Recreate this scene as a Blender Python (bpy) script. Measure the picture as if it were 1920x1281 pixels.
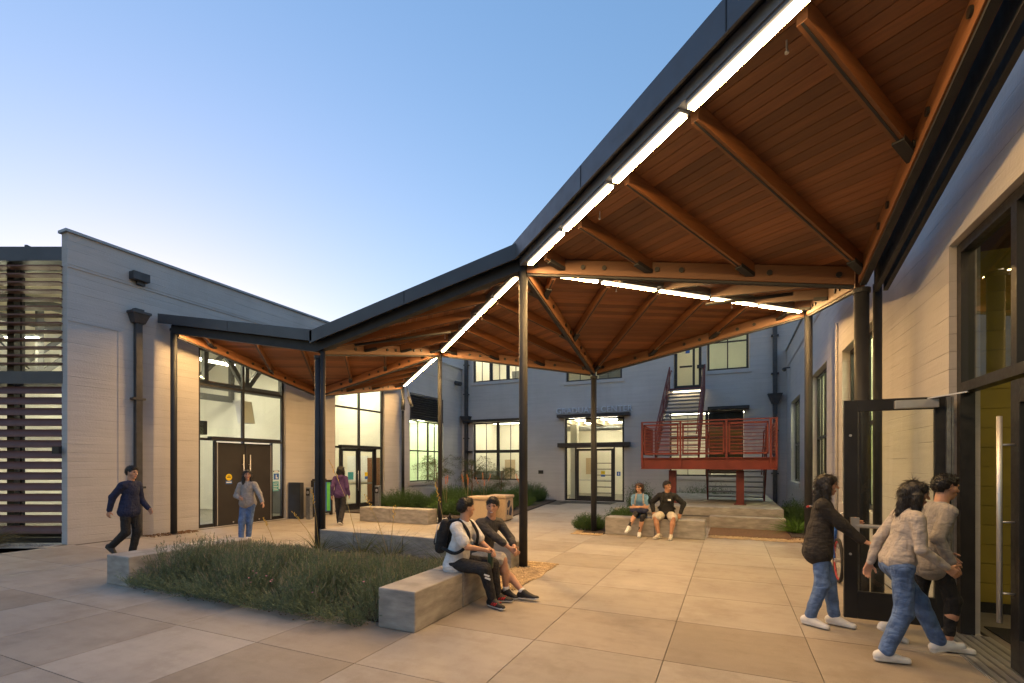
import bpy, bmesh, math, random
import numpy as np
from mathutils import Vector, Matrix
S = bpy.context.scene
for _o in list(bpy.data.objects): bpy.data.objects.remove(_o)
C = S.collection
random.seed(7)
rnd = random.uniform
# ------------------------------------------------------------------ camera, sky, exposure
TH = math.radians(24.27); CT, ST = math.cos(TH), math.sin(TH)
F_PX, U0, V0, CAMZ = 907.0, 960.0, 871.0, 1.8
cam = bpy.data.cameras.new('camera'); cam_o = bpy.data.objects.new('camera', cam); C.objects.link(cam_o)
cam_o.location = (0, 0, CAMZ); cam_o.rotation_euler = (math.pi/2, 0, TH)
cam.sensor_width = 36; cam.lens = 36*F_PX/1920; cam.shift_y = (V0-640.5)/1920
cam.clip_start = .05; cam.clip_end = 3000
S.camera = cam_o
W = bpy.data.worlds.new('World'); S.world = W; W.use_nodes = True
nt = W.node_tree; nt.nodes.clear()
sky = nt.nodes.new('ShaderNodeTexSky'); sky.sky_type = 'NISHITA'; sky.sun_disc = False
sky.sun_elevation = math.radians(.82); sky.sun_rotation = math.radians(298.7)
sky.air_density = 1.21; sky.dust_density = .68; sky.ozone_density = 2.6
hs = nt.nodes.new('ShaderNodeHueSaturation'); hs.inputs['Saturation'].default_value = 1.22; hs.inputs['Hue'].default_value = .512
gm_ = nt.nodes.new('ShaderNodeGamma'); gm_.inputs['Gamma'].default_value = .6
bg = nt.nodes.new('ShaderNodeBackground'); bg.inputs['Strength'].default_value = 0.149
wo = nt.nodes.new('ShaderNodeOutputWorld')
nt.links.new(sky.outputs[0], hs.inputs['Color']); nt.links.new(hs.outputs[0], gm_.inputs[0]); nt.links.new(gm_.outputs[0], bg.inputs[0]); nt.links.new(bg.outputs[0], wo.inputs[0])
S.view_settings.view_transform = 'Standard'; S.view_settings.look = 'None'
S.view_settings.exposure = 2.95; S.view_settings.gamma = 1.0; S.view_settings.use_curve_mapping = False
S.render.engine = 'CYCLES'
S.cycles.use_denoising = True; S.cycles.max_bounces = 8; S.cycles.transparent_max_bounces = 16
S.cycles.sample_clamp_indirect = 6.0; S.cycles.caustics_reflective = False; S.cycles.caustics_refractive = False
STRIP_L = 25.5      # radiance of the canopy light strips
ROOM_L = 4.5       # radiance of the room lamps
# ------------------------------------------------------------------ materials
MATS = {}
def new_mat(name):
    m = bpy.data.materials.new(name); m.use_nodes = True
    t = m.node_tree; b = t.nodes['Principled BSDF']; MATS[name] = m
    return m, t, b
def N(t, typ, **kw):
    n = t.nodes.new(typ)
    for k, v in kw.items():
        if k in n.inputs: n.inputs[k].default_value = v
        else: setattr(n, k, v)
    return n
def ramp(t, fac, stops):
    r = t.nodes.new('ShaderNodeValToRGB'); t.links.new(fac, r.inputs[0])
    e = r.color_ramp.elements
    while len(e) < len(stops): e.new(.5)
    for i, (p, c) in enumerate(stops):
        e[i].position = p; e[i].color = (*c, 1) if len(c) == 3 else c
    return r.outputs[0]
def mapped(t, scale=(1, 1, 1), coord='pos'):
    mp = N(t, 'ShaderNodeMapping'); mp.inputs['Scale'].default_value = scale
    if coord == 'pos': o = t.nodes.new('ShaderNodeNewGeometry').outputs['Position']
    elif coord == 'uv': o = t.nodes.new('ShaderNodeUVMap').outputs[0]
    else: o = t.nodes.new('ShaderNodeTexCoord').outputs['Object']
    t.links.new(o, mp.inputs['Vector']); return mp.outputs[0]
def noise(t, vec, scale, detail=4, rough=.55):
    n = N(t, 'ShaderNodeTexNoise'); n.inputs['Scale'].default_value = scale
    n.inputs['Detail'].default_value = detail; n.inputs['Roughness'].default_value = rough
    t.links.new(vec, n.inputs['Vector']); return n.outputs['Fac']
def mixc(t, fac, a, b, blend='MIX'):
    m = N(t, 'ShaderNodeMix', data_type='RGBA', blend_type=blend)
    for sock, v in ((m.inputs[0], fac), (m.inputs[6], a), (m.inputs[7], b)):
        if isinstance(v, (int, float)): sock.default_value = v
        elif isinstance(v, (tuple, list)): sock.default_value = (*v, 1)
        else: t.links.new(v, sock)
    return m.outputs[2]
def math_n(t, op, a, b=None):
    m = N(t, 'ShaderNodeMath', operation=op)
    for i, v in enumerate((a, b)):
        if v is None: continue
        if isinstance(v, (int, float)): m.inputs[i].default_value = v
        else: t.links.new(v, m.inputs[i])
    return m.outputs[0]
def bump(t, b, h, strength=.3, dist=.01):
    n = N(t, 'ShaderNodeBump'); n.inputs['Strength'].default_value = strength; n.inputs['Distance'].default_value = dist
    t.links.new(h, n.inputs['Height']); t.links.new(n.outputs[0], b.inputs['Normal'])
def pmat(name, c, var=.15, scale=3., rough=.6, metal=0., bmp=0., bscale=40., rand=0., coord='pos', stretch=(1, 1, 1), spec=None):
    """plain colour broken up by noise, optional per-object tone"""
    m, t, b = new_mat(name)
    v = mapped(t, stretch, coord); f = noise(t, v, scale)
    lo = tuple(x*(1-var) for x in c); hi = tuple(min(1, x*(1+var)) for x in c)
    col = ramp(t, f, [(.3, lo), (.7, hi)])
    if rand:
        oi = t.nodes.new('ShaderNodeObjectInfo')
        k = ramp(t, oi.outputs['Random'], [(0, (1-rand,)*3), (1, (1+rand,)*3)])
        col = mixc(t, 1., col, k, 'MULTIPLY')
    t.links.new(col, b.inputs['Base Color'])
    r = ramp(t, noise(t, v, scale*4), [(.3, (max(0, rough-.08),)*3), (.7, (min(1, rough+.08),)*3)])
    t.links.new(r, b.inputs['Roughness'])
    b.inputs['Metallic'].default_value = metal
    if spec is not None: b.inputs['Specular IOR Level'].default_value = spec
    if bmp: bump(t, b, noise(t, v, bscale, 6), bmp, .01)
    return m
def emat(name, c, s):
    m, t, b = new_mat(name)
    b.inputs['Base Color'].default_value = (.8, .8, .8, 1)
    b.inputs['Emission Color'].default_value = (*c, 1); b.inputs['Emission Strength'].default_value = s
    return m
def wood(name, c, grain=.35):
    m, t, b = new_mat(name)
    v = mapped(t, (1.2, 22, 22), 'uv')
    oi = t.nodes.new('ShaderNodeObjectInfo')
    off = N(t, 'ShaderNodeVectorMath', operation='ADD'); t.links.new(v, off.inputs[0])
    cm = N(t, 'ShaderNodeCombineXYZ'); k = math_n(t, 'MULTIPLY', oi.outputs['Random'], 37.)
    t.links.new(k, cm.inputs[0]); t.links.new(k, cm.inputs[1]); t.links.new(cm.outputs[0], off.inputs[1])
    f = noise(t, off.outputs[0], 1.6, 6, .6)
    col = ramp(t, f, [(.25, tuple(x*(1-grain) for x in c)), (.55, c), (.8, tuple(min(1, x*(1+grain*.7)) for x in c))])
    tone = ramp(t, oi.outputs['Random'], [(0, (.6,)*3), (.5, (1.,)*3), (1, (1.36, 1.3, 1.2))])
    t.links.new(mixc(t, 1., col, tone, 'MULTIPLY'), b.inputs['Base Color'])
    b.inputs['Roughness'].default_value = .55
    bump(t, b, f, .15, .004); return m
def concrete_paving(name='paving', tone=(1, 1, 1)):
    m, t, b = new_mat(name)
    v = mapped(t); a = noise(t, v, .55, 5, .6); d = noise(t, v, 3.2, 6, .65); g = noise(t, v, 160., 2)
    base = ramp(t, a, [(.3, (.33, .29, .245)), (.7, (.43, .385, .33))])
    base = mixc(t, .5, base, ramp(t, d, [(.3, (.62, .6, .57)), (.5, (.94, .94, .94)), (.72, (1., 1., 1.))]), 'MULTIPLY')
    base = mixc(t, .45, base, ramp(t, g, [(.3, (.55,)*3), (.5, (1,)*3), (.75, (1.25,)*3)]), 'MULTIPLY')
    base = mixc(t, 1., base, tone, 'MULTIPLY')
    stn = noise(t, v, 1.3, 7, .7)
    base = mixc(t, .55, base, ramp(t, stn, [(.36, (.72, .68, .64)), (.5, (1, 1, 1)), (.72, (1.06, 1.06, 1.06))]), 'MULTIPLY')
    sw = noise(t, mapped(t, (.5, 3.5, 1)), 2.2, 6, .6)
    base = mixc(t, .3, base, ramp(t, sw, [(.38, (.8, .8, .8)), (.55, (1, 1, 1))]), 'MULTIPLY')
    vd = N(t, 'ShaderNodeTexVoronoi'); vd.inputs['Scale'].default_value = 1.1; t.links.new(v, vd.inputs['Vector'])
    spot = ramp(t, vd.outputs['Distance'], [(.014, (.42, .38, .35)), (.034, (1, 1, 1))])
    base = mixc(t, 1., base, spot, 'MULTIPLY')
    oi = t.nodes.new('ShaderNodeObjectInfo')
    base = mixc(t, 1., base, ramp(t, oi.outputs['Random'], [(0, (.84, .82, .79)), (.35, (.96, .955, .95)), (.7, (1, 1, 1)), (1, (1.05, 1.05, 1.06))]), 'MULTIPLY')
    t.links.new(base, b.inputs['Base Color'])
    t.links.new(ramp(t, d, [(.3, (.5,)*3), (.7, (.72,)*3)]), b.inputs['Roughness'])
    bump(t, b, g, .12, .003)
def board_wall(name, c):
    m, t, b = new_mat(name)
    v = mapped(t); big = noise(t, v, .5, 5, .6)
    vs = mapped(t, (.25, .25, 4.)); st = noise(t, vs, 2.2, 5, .6)
    sep = N(t, 'ShaderNodeSeparateXYZ'); t.links.new(v, sep.inputs[0])
    wob = math_n(t, 'ADD', math_n(t, 'MULTIPLY', sep.outputs[2], 1/.19), math_n(t, 'MULTIPLY', noise(t, mapped(t, (.3, .3, .3)), 1.), .25))
    fr = math_n(t, 'FRACT', wob)
    line = ramp(t, fr, [(0, (0,)*3), (.035, (1,)*3), (.965, (1,)*3), (1, (0,)*3)])
    brk = ramp(t, noise(t, mapped(t, (.8, .8, 6.)), 1.3, 3), [(.42, (0,)*3), (.6, (1,)*3)])
    lm = mixc(t, brk, (1, 1, 1), line)
    col = ramp(t, big, [(.3, tuple(x*.9 for x in c)), (.7, tuple(x*1.06 for x in c))])
    col = mixc(t, .45, col, ramp(t, st, [(.3, (.82,)*3), (.7, (1.05,)*3)]), 'MULTIPLY')
    col = mixc(t, .3, col, lm, 'MULTIPLY')
    drip = noise(t, mapped(t, (1.3, 1.3, .12)), 1.4, 5, .6)
    col = mixc(t, .25, col, ramp(t, drip, [(.32, (.78, .76, .74)), (.5, (1, 1, 1))]), 'MULTIPLY')
    t.links.new(col, b.inputs['Base Color']); b.inputs['Roughness'].default_value = .8
    h = math_n(t, 'ADD', math_n(t, 'MULTIPLY', lm, .6), math_n(t, 'ADD', st, math_n(t, 'MULTIPLY', noise(t, v, 26., 5), .4)))
    bump(t, b, h, .75, .014)
def glass(name, tint, gl=1.):
    m, t, b = new_mat(name); t.nodes.remove(b)
    tr = N(t, 'ShaderNodeBsdfTransparent'); tr.inputs[0].default_value = (*tint, 1)
    g = N(t, 'ShaderNodeBsdfGlossy'); g.inputs['Roughness'].default_value = 0.0; g.inputs[0].default_value = (.95, .98, 1, 1)
    fr = N(t, 'ShaderNodeFresnel'); fr.inputs[0].default_value = 1.55
    bf = t.nodes.new('ShaderNodeNewGeometry').outputs['Backfacing']
    k = math_n(t, 'MULTIPLY', math_n(t, 'MULTIPLY', fr.outputs[0], gl), math_n(t, 'SUBTRACT', 1., bf))
    mx = N(t, 'ShaderNodeMixShader'); t.links.new(k, mx.inputs[0]); t.links.new(tr.outputs[0], mx.inputs[1]); t.links.new(g.outputs[0], mx.inputs[2])
    t.links.new(mx.outputs[0], t.nodes['Material Output'].inputs[0])
def foliage(name, c1, c2, scale=30.):
    m, t, b = new_mat(name)
    v = mapped(t); f = noise(t, v, scale, 3); g = noise(t, v, 2.2, 3)
    col = mixc(t, g, ramp(t, f, [(.3, c1), (.7, c2)]), tuple(x*.75 for x in c1))
    t.links.new(col, b.inputs['Base Color']); b.inputs['Roughness'].default_value = .6
    b.inputs['Specular IOR Level'].default_value = .25
    try:
        tl = N(t, 'ShaderNodeBsdfTranslucent'); t.links.new(col, tl.inputs[0])
        mx = N(t, 'ShaderNodeMixShader'); mx.inputs[0].default_value = .25
        t.links.new(b.outputs[0], mx.inputs[1]); t.links.new(tl.outputs[0], mx.inputs[2]); t.links.new(mx.outputs[0], t.nodes['Material Output'].inputs[0])
    except Exception: pass
concrete_paving(); concrete_paving('paving_brown', (.88, .845, .8))
board_wall('wall', (.5, .475, .465))
pmat('bench_conc', (.32, .295, .265), .3, 3.4, .75, bmp=.3, bscale=22, stretch=(1, 1, 3.2))
pmat('bin_conc', (.5, .38, .26), .1, 30, .85, bmp=.3, bscale=120)
pmat('metal_dark', (.03, .032, .038), .2, 3, .55, .0, spec=.3); pmat('light_channel', (.2, .21, .24), .1, 3, .5, .1); pmat('joint', (.1, .085, .07), .2, 5, .9)
pmat('fascia', (.075, .078, .09), .12, 1.5, .42, .35)
pmat('roof_metal', (.2, .22, .25), .12, 1.2, .35, .6)
pmat('frame', (.018, .018, .021), .25, 4, .42, .1)
pmat('door_dark', (.03, .026, .025), .15, 3, .45)
pmat('galv', (.36, .37, .39), .2, 14, .38, .85)
pmat('alu', (.55, .55, .56), .04, 20, .42, .75)
pmat('coping', (.3, .32, .35), .1, 3, .5, .3)
pmat('gutter', (.055, .055, .06), .3, 6, .5, .2)
pmat('red', (.2, .03, .02), .2, 2.5, .5, bmp=.05)
pmat('red_dark', (.14, .022, .018), .2, 2.5, .5)
pmat('tread', (.2, .2, .215), .2, 12, .5, .4)
wood('soffit', (.215, .083, .033), .3)
wood('glulam', (.19, .078, .032), .25)
pmat('bolt', (.02, .02, .022), .1, 9, .5, .4)
pmat('louvre_blade', (.15, .065, .05), .12, 4, .5, .25)
pmat('room_white', (.78, .74, .66), .05, 1, .8)
pmat('room_olive', (.29, .225, .035), .1, 2, .75, bmp=.1, rand=.05)
pmat('room_green', (.7, .74, .6), .06, 1, .8)
pmat('room_floor', (.2, .18, .155), .15, 2, .45)
pmat('room_ceiling', (.6, .52, .38), .08, 2, .8)
pmat('truss', (.12, .115, .11), .1, 3, .6)
pmat('blind', (.72, .72, .55), .05, 2, .8)
pmat('soil', (.06, .042, .03), .5, 14, .95, bmp=.6, bscale=50)
pmat('gravel', (.5, .37, .22), .3, 9, .85, rand=.1)
pmat('mulch', (.16, .085, .04), .4, 25, .9)
pmat('base_ground', (.1, .09, .08), .2, 2, .9)
pmat('rubber', (.018, .018, .019), .2, 30, .8)
pmat('black_plastic', (.015, .015, .016), .2, 10, .45)
pmat('steel_letter', (.62, .65, .7), .1, 10, .4, .1); pmat('eave', (.2, .2, .21), .1, 3, .5)
pmat('print_white', (.75, .76, .78), .05, 10, .6)
pmat('print_blue', (.03, .12, .42), .1, 10, .5)
pmat('print_yellow', (.75, .55, .02), .08, 10, .5)
pmat('print_teal', (.05, .3, .36), .2, 20, .5)
pmat('print_green', (.12, .5, .1), .1, 10, .5)
pmat('navy_logo', (.012, .02, .06), .1, 10, .5)
glass('glass', (.93, .97, .94)); glass('glass_tint', (.86, .95, .92), 1.4); glass('glass_dark', (.86, .88, .8), 1.5)
emat('strip', (1., .59, .22), STRIP_L); emat('strip_side', (1., .76, .45), .6)
emat('room_lamp', (1., .88, .66), ROOM_L)
emat('room_lamp_green', (1., .94, .6), ROOM_L*1.3)
emat('room_lamp_dim', (1., .84, .5), ROOM_L*.5); emat('room_lamp_hall', (1., .88, .62), ROOM_L*2.6); emat('room_lamp_vest', (1., .86, .5), ROOM_L*.65)
emat('screen', (.62, .66, .95), .9)
emat('exit_green', (.1, 1., .25), 1.2)
emat('bulb', (1., .8, .5), 12.)
foliage('lavender', (.12, .17, .1), (.28, .35, .22), 60)
foliage('lavender_tip', (.22, .22, .15), (.36, .33, .25), 40)
foliage('yucca', (.09, .11, .045), (.16, .17, .075), 20)
foliage('rosemary', (.05, .1, .03), (.13, .21, .06), 30)
foliage('lily', (.1, .2, .03), (.19, .32, .05), 20)
foliage('tree_leaf', (.06, .085, .025), (.12, .14, .045), 30)
foliage('dry_grass', (.16, .13, .06), (.28, .22, .11), 20)
pmat('stalk', (.3, .24, .1), .2, 20, .8); pmat('flower_yellow', (.7, .45, .06), .2, 30, .7); pmat('flower_orange', (.8, .2, .04), .2, 30, .7)
pmat('flower_pink', (.6, .25, .38), .2, 30, .7); pmat('bark', (.16, .1, .06), .3, 20, .9)
# ------------------------------------------------------------------ object helpers
def tag(o, label=None, cat=None, group=None, kind=None):
    if label: o['label'] = label
    if cat: o['category'] = cat
    if group: o['group'] = group
    if kind: o['kind'] = kind
    return o
def empty(name, loc, label=None, cat=None, group=None, parent=None):
    o = bpy.data.objects.new(name, None); o.empty_display_size = .2; o.location = loc; C.objects.link(o)
    o['_loc'] = list(loc)
    if parent: set_parent(o, parent)
    return tag(o, label, cat, group)
def wloc(o):
    return Vector(o['_loc']) if '_loc' in o.keys() else Vector((0, 0, 0))
def set_parent(o, p):
    o.parent = p; o.matrix_parent_inverse = Matrix.Translation(-wloc(p))
class MB:
    def __init__(s): s.v = []; s.f = []; s.m = []
    def add(s, vs, fs, mi=0):
        n = len(s.v); s.v += [tuple(p) for p in vs]; s.f += [[i+n for i in f] for f in fs]; s.m += [mi]*len(fs); return s
    def hexa(s, p, mi=0):   # 8 corners: bottom ring 0-3, top ring 4-7
        return s.add(p, [(3, 2, 1, 0), (4, 5, 6, 7), (0, 1, 5, 4), (1, 2, 6, 5), (2, 3, 7, 6), (3, 0, 4, 7)], mi)
    def box(s, x0, x1, y0, y1, z0, z1, mi=0):
        return s.hexa([(x0, y0, z0), (x1, y0, z0), (x1, y1, z0), (x0, y1, z0), (x0, y0, z1), (x1, y0, z1), (x1, y1, z1), (x0, y1, z1)], mi)
    def fbox(s, fr, a0, a1, z0, z1, n0, n1, mi=0):
        q = fr.pt
        return s.hexa([q(a0, z0, n0), q(a1, z0, n0), q(a1, z0, n1), q(a0, z0, n1), q(a0, z1, n0), q(a1, z1, n0), q(a1, z1, n1), q(a0, z1, n1)], mi)
    def bar(s, p, q, w, h, mi=0, top=False, up=(0, 0, 1)):
        """beam from p to q; cross-section w (sideways) x h (vertical); top=True hangs below the line"""
        p, q = Vector(p), Vector(q); d = (q-p).normalized(); up = Vector(up)
        sd = d.cross(up)
        sd = sd.normalized() if sd.length > 1e-5 else Vector((1, 0, 0))
        if abs(d.z) > .97 or not top: up = sd.cross(d).normalized()
        a, b = (-h, 0) if top else (-h/2, h/2)
        c = []
        for z in (a, b):
            c += [p-sd*w/2+up*z, q-sd*w/2+up*z, q+sd*w/2+up*z, p+sd*w/2+up*z]
        return s.hexa(c, mi)
    def tube(s, pts, r, n=8, mi=0, caps=True):
        pts = [Vector(p) for p in pts]; rs = r if isinstance(r, (list, tuple)) else [r]*len(pts)
        base = len(s.v); prev = None
        for i, p in enumerate(pts):
            d = (pts[min(i+1, len(pts)-1)]-pts[max(i-1, 0)]).normalized()
            if prev is None:
                a = d.orthogonal().normalized()
            else:
                a = (prev-d*prev.dot(d)); a = a.normalized() if a.length > 1e-6 else d.orthogonal().normalized()
            prev = a; b = d.cross(a)
            for k in range(n):
                t = 2*math.pi*k/n; s.v.append(tuple(p+(a*math.cos(t)+b*math.sin(t))*rs[i]))
        for i in range(len(pts)-1):
            for k in range(n):
                k2 = (k+1) % n
                s.f.append([base+i*n+k, base+i*n+k2, base+(i+1)*n+k2, base+(i+1)*n+k]); s.m.append(mi)
        if caps:
            s.f.append([base+k for k in range(n)][::-1]); s.m.append(mi)
            e = base+(len(pts)-1)*n; s.f.append([e+k for k in range(n)]); s.m.append(mi)
        return s
    def prism(s, poly, z0, z1, mi=0):
        n = len(poly); vs = [(x, y, z0) for x, y in poly]+[(x, y, z1) for x, y in poly]
        fs = [tuple(range(n))[::-1], tuple(range(n, 2*n))]+[(i, (i+1) % n, n+(i+1) % n, n+i) for i in range(n)]
        return s.add(vs, fs, mi)
    def mesh(s, name, mats, smooth=False, uvdir=None, fix=True):
        me = bpy.data.meshes.new(name); me.from_pydata(s.v, [], s.f)
        for mt in (mats if isinstance(mats, (list, tuple)) else [mats]): me.materials.append(MATS[mt])
        if any(s.m): me.polygons.foreach_set('material_index', s.m)
        if fix:
            bm = bmesh.new(); bm.from_mesh(me); bmesh.ops.recalc_face_normals(bm, faces=bm.faces); bm.to_mesh(me); bm.free()
        if smooth: me.polygons.foreach_set('use_smooth', [True]*len(me.polygons))
        if uvdir is not None:
            d = Vector(uvdir).normalized(); pr = d.cross(Vector((0, 0, 1))); pr = pr.normalized() if pr.length > .01 else Vector((1, 0, 0))
            uv = me.uv_layers.new(name='UVMap'); out = []
            for l in me.loops:
                c = me.vertices[l.vertex_index].co; out += [c.dot(d), c.dot(pr)+c.z]
            uv.data.foreach_set('uv', out)
        return me
    def build(s, name, mats, parent=None, smooth=False, uvdir=None, bevel=0, fix=True, **tg):
        o = bpy.data.objects.new(name, s.mesh(name, mats, smooth, uvdir, fix)); C.objects.link(o)
        if parent is not None: set_parent(o, parent)
        if bevel:
            b = o.modifiers.new('bevel', 'BEVEL'); b.width = bevel; b.segments = 2; b.limit_method = 'ANGLE'
        return tag(o, **tg)
class Fr:
    def __init__(s, O, U, Nn): s.O = Vector(O); s.U = Vector(U); s.N = Vector(Nn)
    def pt(s, a, z, n): return s.O+s.U*a+s.N*n+Vector((0, 0, z))
def link_mesh(name, me, parent=None, loc=None, rot=None, **tg):
    o = bpy.data.objects.new(name, me); C.objects.link(o)
    if loc is not None: o.location = loc
    if rot is not None: o.rotation_euler = rot
    if parent is not None: set_parent(o, parent)
    return tag(o, **tg)
def copy_thing(root, loc, rz=0, label=None):
    r = root.copy(); C.objects.link(r); r.location = loc; r.rotation_euler = (0, 0, rz); r['_loc'] = list(loc)
    if label: r['label'] = label
    for ch in root.children:
        c = ch.copy(); C.objects.link(c); c.parent = r; c.matrix_parent_inverse = ch.matrix_parent_inverse.copy()
        for g in ch.children:
            d = g.copy(); C.objects.link(d); d.parent = c; d.matrix_parent_inverse = g.matrix_parent_inverse.copy()
    return r
# ================================================================== GROUND
g = MB().box(-90, 90, -60, 120, -.5, -.056).build('ground', 'base_ground', kind='structure')
pav = MB().box(-30, 2.13, -4, 23.15, -.055, -.012).build('pavement', 'joint', kind='structure')
XJ = [-3.1+1.27*k for k in range(-13, 4)]+[2.12]
YJ = [3.4+1.22*k for k in range(-2, 17)]
slab_me = {}
for i in range(len(XJ)-1):
    for j in range(len(YJ)-1):
        x0, x1, y0, y1 = XJ[i], XJ[i+1], YJ[j], min(YJ[j+1], 23.14)
        if x0 < -13.6 and y1 > 6.1: continue
        if x1 < -13.2 and y0 > 5.0: continue
        if x1 < -7.0 and y0 > 14.5: continue
        if x0 < -7.9 and x1 > -14 and y0 > 20: continue
        if x0 < -13.45 and y1 > 5.75: x0 = -13.45
        w, d = round(x1-x0, 3), round(y1-y0, 3)
        br = 'paving_brown' if (4.5 < y0 < 4.8 and x0 > -3.2) or (-4.5 < x0 < -4.2 and y0 < 3.5) or (-9.6 < x0 < -9.3 and y0 < 3) else 'paving'
        if (w, d, br) not in slab_me:
            slab_me[(w, d, br)] = MB().box(.004, w-.004, .004, d-.004, -.012, 0).mesh('paving_slab', br)
        o = link_mesh('paving_slab', slab_me[(w, d, br)], pav, (x0, y0, 0))
# ================================================================== WALL / WINDOW BUILDERS
def wall_grid(fr, s0, s1, z0, z1, th, holes, n_front=0.):
    ss = sorted({s0, s1, *[h[0] for h in holes], *[h[1] for h in holes]}); zs = sorted({z0, z1, *[h[2] for h in holes], *[h[3] for h in holes]})
    ss = [x for x in ss if s0 <= x <= s1]; zs = [x for x in zs if z0 <= x <= z1]
    def solid(i, j):
        if i < 0 or j < 0 or i >= len(ss)-1 or j >= len(zs)-1: return False
        a, b = (ss[i]+ss[i+1])/2, (zs[j]+zs[j+1])/2
        return not any(h[0] < a < h[1] and h[2] < b < h[3] for h in holes)
    mb = MB(); idx = {}
    def vid(i, j, k):
        if (i, j, k) not in idx:
            idx[(i, j, k)] = len(mb.v); mb.v.append(tuple(fr.pt(ss[i], zs[j], n_front-(th if k else 0))))
        return idx[(i, j, k)]
    def face(l): mb.f.append([vid(*x) for x in l]); mb.m.append(0)
    for i in range(len(ss)-1):
        for j in range(len(zs)-1):
            if not solid(i, j): continue
            face([(i, j, 0), (i+1, j, 0), (i+1, j+1, 0), (i, j+1, 0)]); face([(i, j, 1), (i, j+1, 1), (i+1, j+1, 1), (i+1, j, 1)])
            if not solid(i-1, j): face([(i, j, 0), (i, j+1, 0), (i, j+1, 1), (i, j, 1)])
            if not solid(i+1, j): face([(i+1, j, 0), (i+1, j, 1), (i+1, j+1, 1), (i+1, j+1, 0)])
            if not solid(i, j-1): face([(i, j, 0), (i, j, 1), (i+1, j, 1), (i+1, j, 0)])
            if not solid(i, j+1): face([(i, j+1, 0), (i+1, j+1, 0), (i+1, j+1, 1), (i, j+1, 1)])
    return mb
def window(bld, fr, s0, s1, z0, z1, cols=(), rows=(), fw=.06, nf=-.1, dp=.08, gl='glass', thin=(), name='window', sill=False, skip=None, mull=None):
    """frame = the part; mullions and panes are its sub-parts. cols/rows: positions of bars; thin: slim glazing bars"""
    mb = MB(); n0, n1 = nf-dp, nf
    mb.fbox(fr, s0, s1, z1-fw, z1, n0, n1); mb.fbox(fr, s0, s1, z0, z0+fw, n0, n1)
    mb.fbox(fr, s0, s0+fw, z0+fw, z1-fw, n0, n1); mb.fbox(fr, s1-fw, s1, z0+fw, z1-fw, n0, n1)
    w = mb.build(name, 'frame', bld)
    mw = mull or fw
    ce = [(s0+fw, None)]; 
    cb = sorted([(c, mw) for c in cols]+[(c, .022) for c in thin]); rb = sorted((r, mw) for r in rows)
    for c, ww in cb: MB().fbox(fr, c-ww/2, c+ww/2, z0+fw, z1-fw, n0+.004, n1+(.003 if ww > .03 else -.02)).build('mullion', 'frame', w)
    ce = [s0+fw]; cs = []
    for c, ww in cb: cs.append((ce[-1], c-ww/2)); ce.append(c+ww/2)
    cs.append((ce[-1], s1-fw))
    re_ = [z0+fw]; rs = []
    for r, ww in rb: rs.append((re_[-1], r-ww/2)); re_.append(r+ww/2)
    rs.append((re_[-1], z1-fw))
    for r, ww in rb: MB().fbox(fr, s0+fw, s1-fw, r-ww/2, r+ww/2, n0+.008, n1+.006).build('transom', 'frame', w)
    nm = (n0+n1)/2
    for a0, a1 in cs:
        for b0, b1 in rs:
            if skip and skip((a0+a1)/2, (b0+b1)/2): continue
            MB().fbox(fr, a0-.004, a1+.004, b0-.004, b1+.004, nm-.004, nm+.004).build('pane', gl, w)
    if sill: MB().fbox(fr, s0-.12, s1+.12, z0-.16, z0-.002, -.06, .05).build('sill', 'wall', w)
    return w
def lamp_bar(bld, p, q, w=.12, h=.05, m='room_lamp'):
    p, q = Vector(p), Vector(q); up = Vector((0, 0, .05))
    o = MB().bar(p+up, q+up, w+.03, .05).build('ceiling_light', 'print_white', bld)
    MB().bar(p, q, w, h).build('diffuser', m, o)
# ================================================================== LEFT BUILDING
XL = -13.5; FL = Fr((XL, 0, 0), (0, 1, 0), (1, 0, 0))
LB = empty('concrete_building', (-16, 14, 0), 'board-marked concrete hall with storefront doors and a slatted sunscreen end', 'building')
H1 = (8.7, 11.6, 0., 5.12); H2 = (13.8, 16.65, 0., 5.05); H3 = (18.45, 21.3, .96, 5.15)
lw = wall_grid(FL, 5.77, 23.2, -.02, 7.0, .24, [H1, H2, H3]).build('wall', 'wall', LB)
MB().fbox(FL, 5.72, 23.2, 7.0, 7.06, -.29, .05).build('coping', 'coping', LB)
MB().fbox(FL, 5.775, 23.19, 6.22, 6.25, .0, .022).build('string_course', 'wall', LB)
MB().fbox(FL, 5.775, 23.19, 6.29, 6.305, .0, .012).build('string_course', 'wall', LB)
# faint blocked-up panel outline
pb = MB()
pb.fbox(FL, 5.775, 6.75, 5.02, 5.035, 0, .014); pb.fbox(FL, 6.75, 6.765, 1.05, 5.035, 0, .014)
pb.build('panel_outline', 'wall', LB)
# storefront with dark double doors
w1 = window(LB, FL, 8.72, 11.58, 0, 5.1, cols=[10.12], rows=[2.52, 4.06], fw=.07, nf=-.08, skip=lambda a, b: b < 2.5)
for a0, a1 in ((8.79, 9.2), (11.14, 11.51)):
    MB().fbox(FL, a0, a1, .1, 2.48, -.124, -.116).build('pane', 'glass', w1)
    MB().fbox(FL, a0, a1, .07, .1, -.15, -.09).build('transom', 'frame', w1)
for a in (9.2, 11.09): MB().fbox(FL, a, a+.05, .0, 2.48, -.15, -.06).build('mullion', 'frame', w1)
MB().fbox(FL, 9.0, 11.3, 2.5, 2.6, -.08, .1).build('door_hood', 'frame', w1)
def leaf(a0, a1, m='door_dark'):
    return MB().fbox(FL, a0, a1, .02, 2.44, -.11, -.055).build('door', m, LB, bevel=.004)
d1 = leaf(9.26, 10.16); d2 = leaf(10.175, 11.08)
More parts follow.
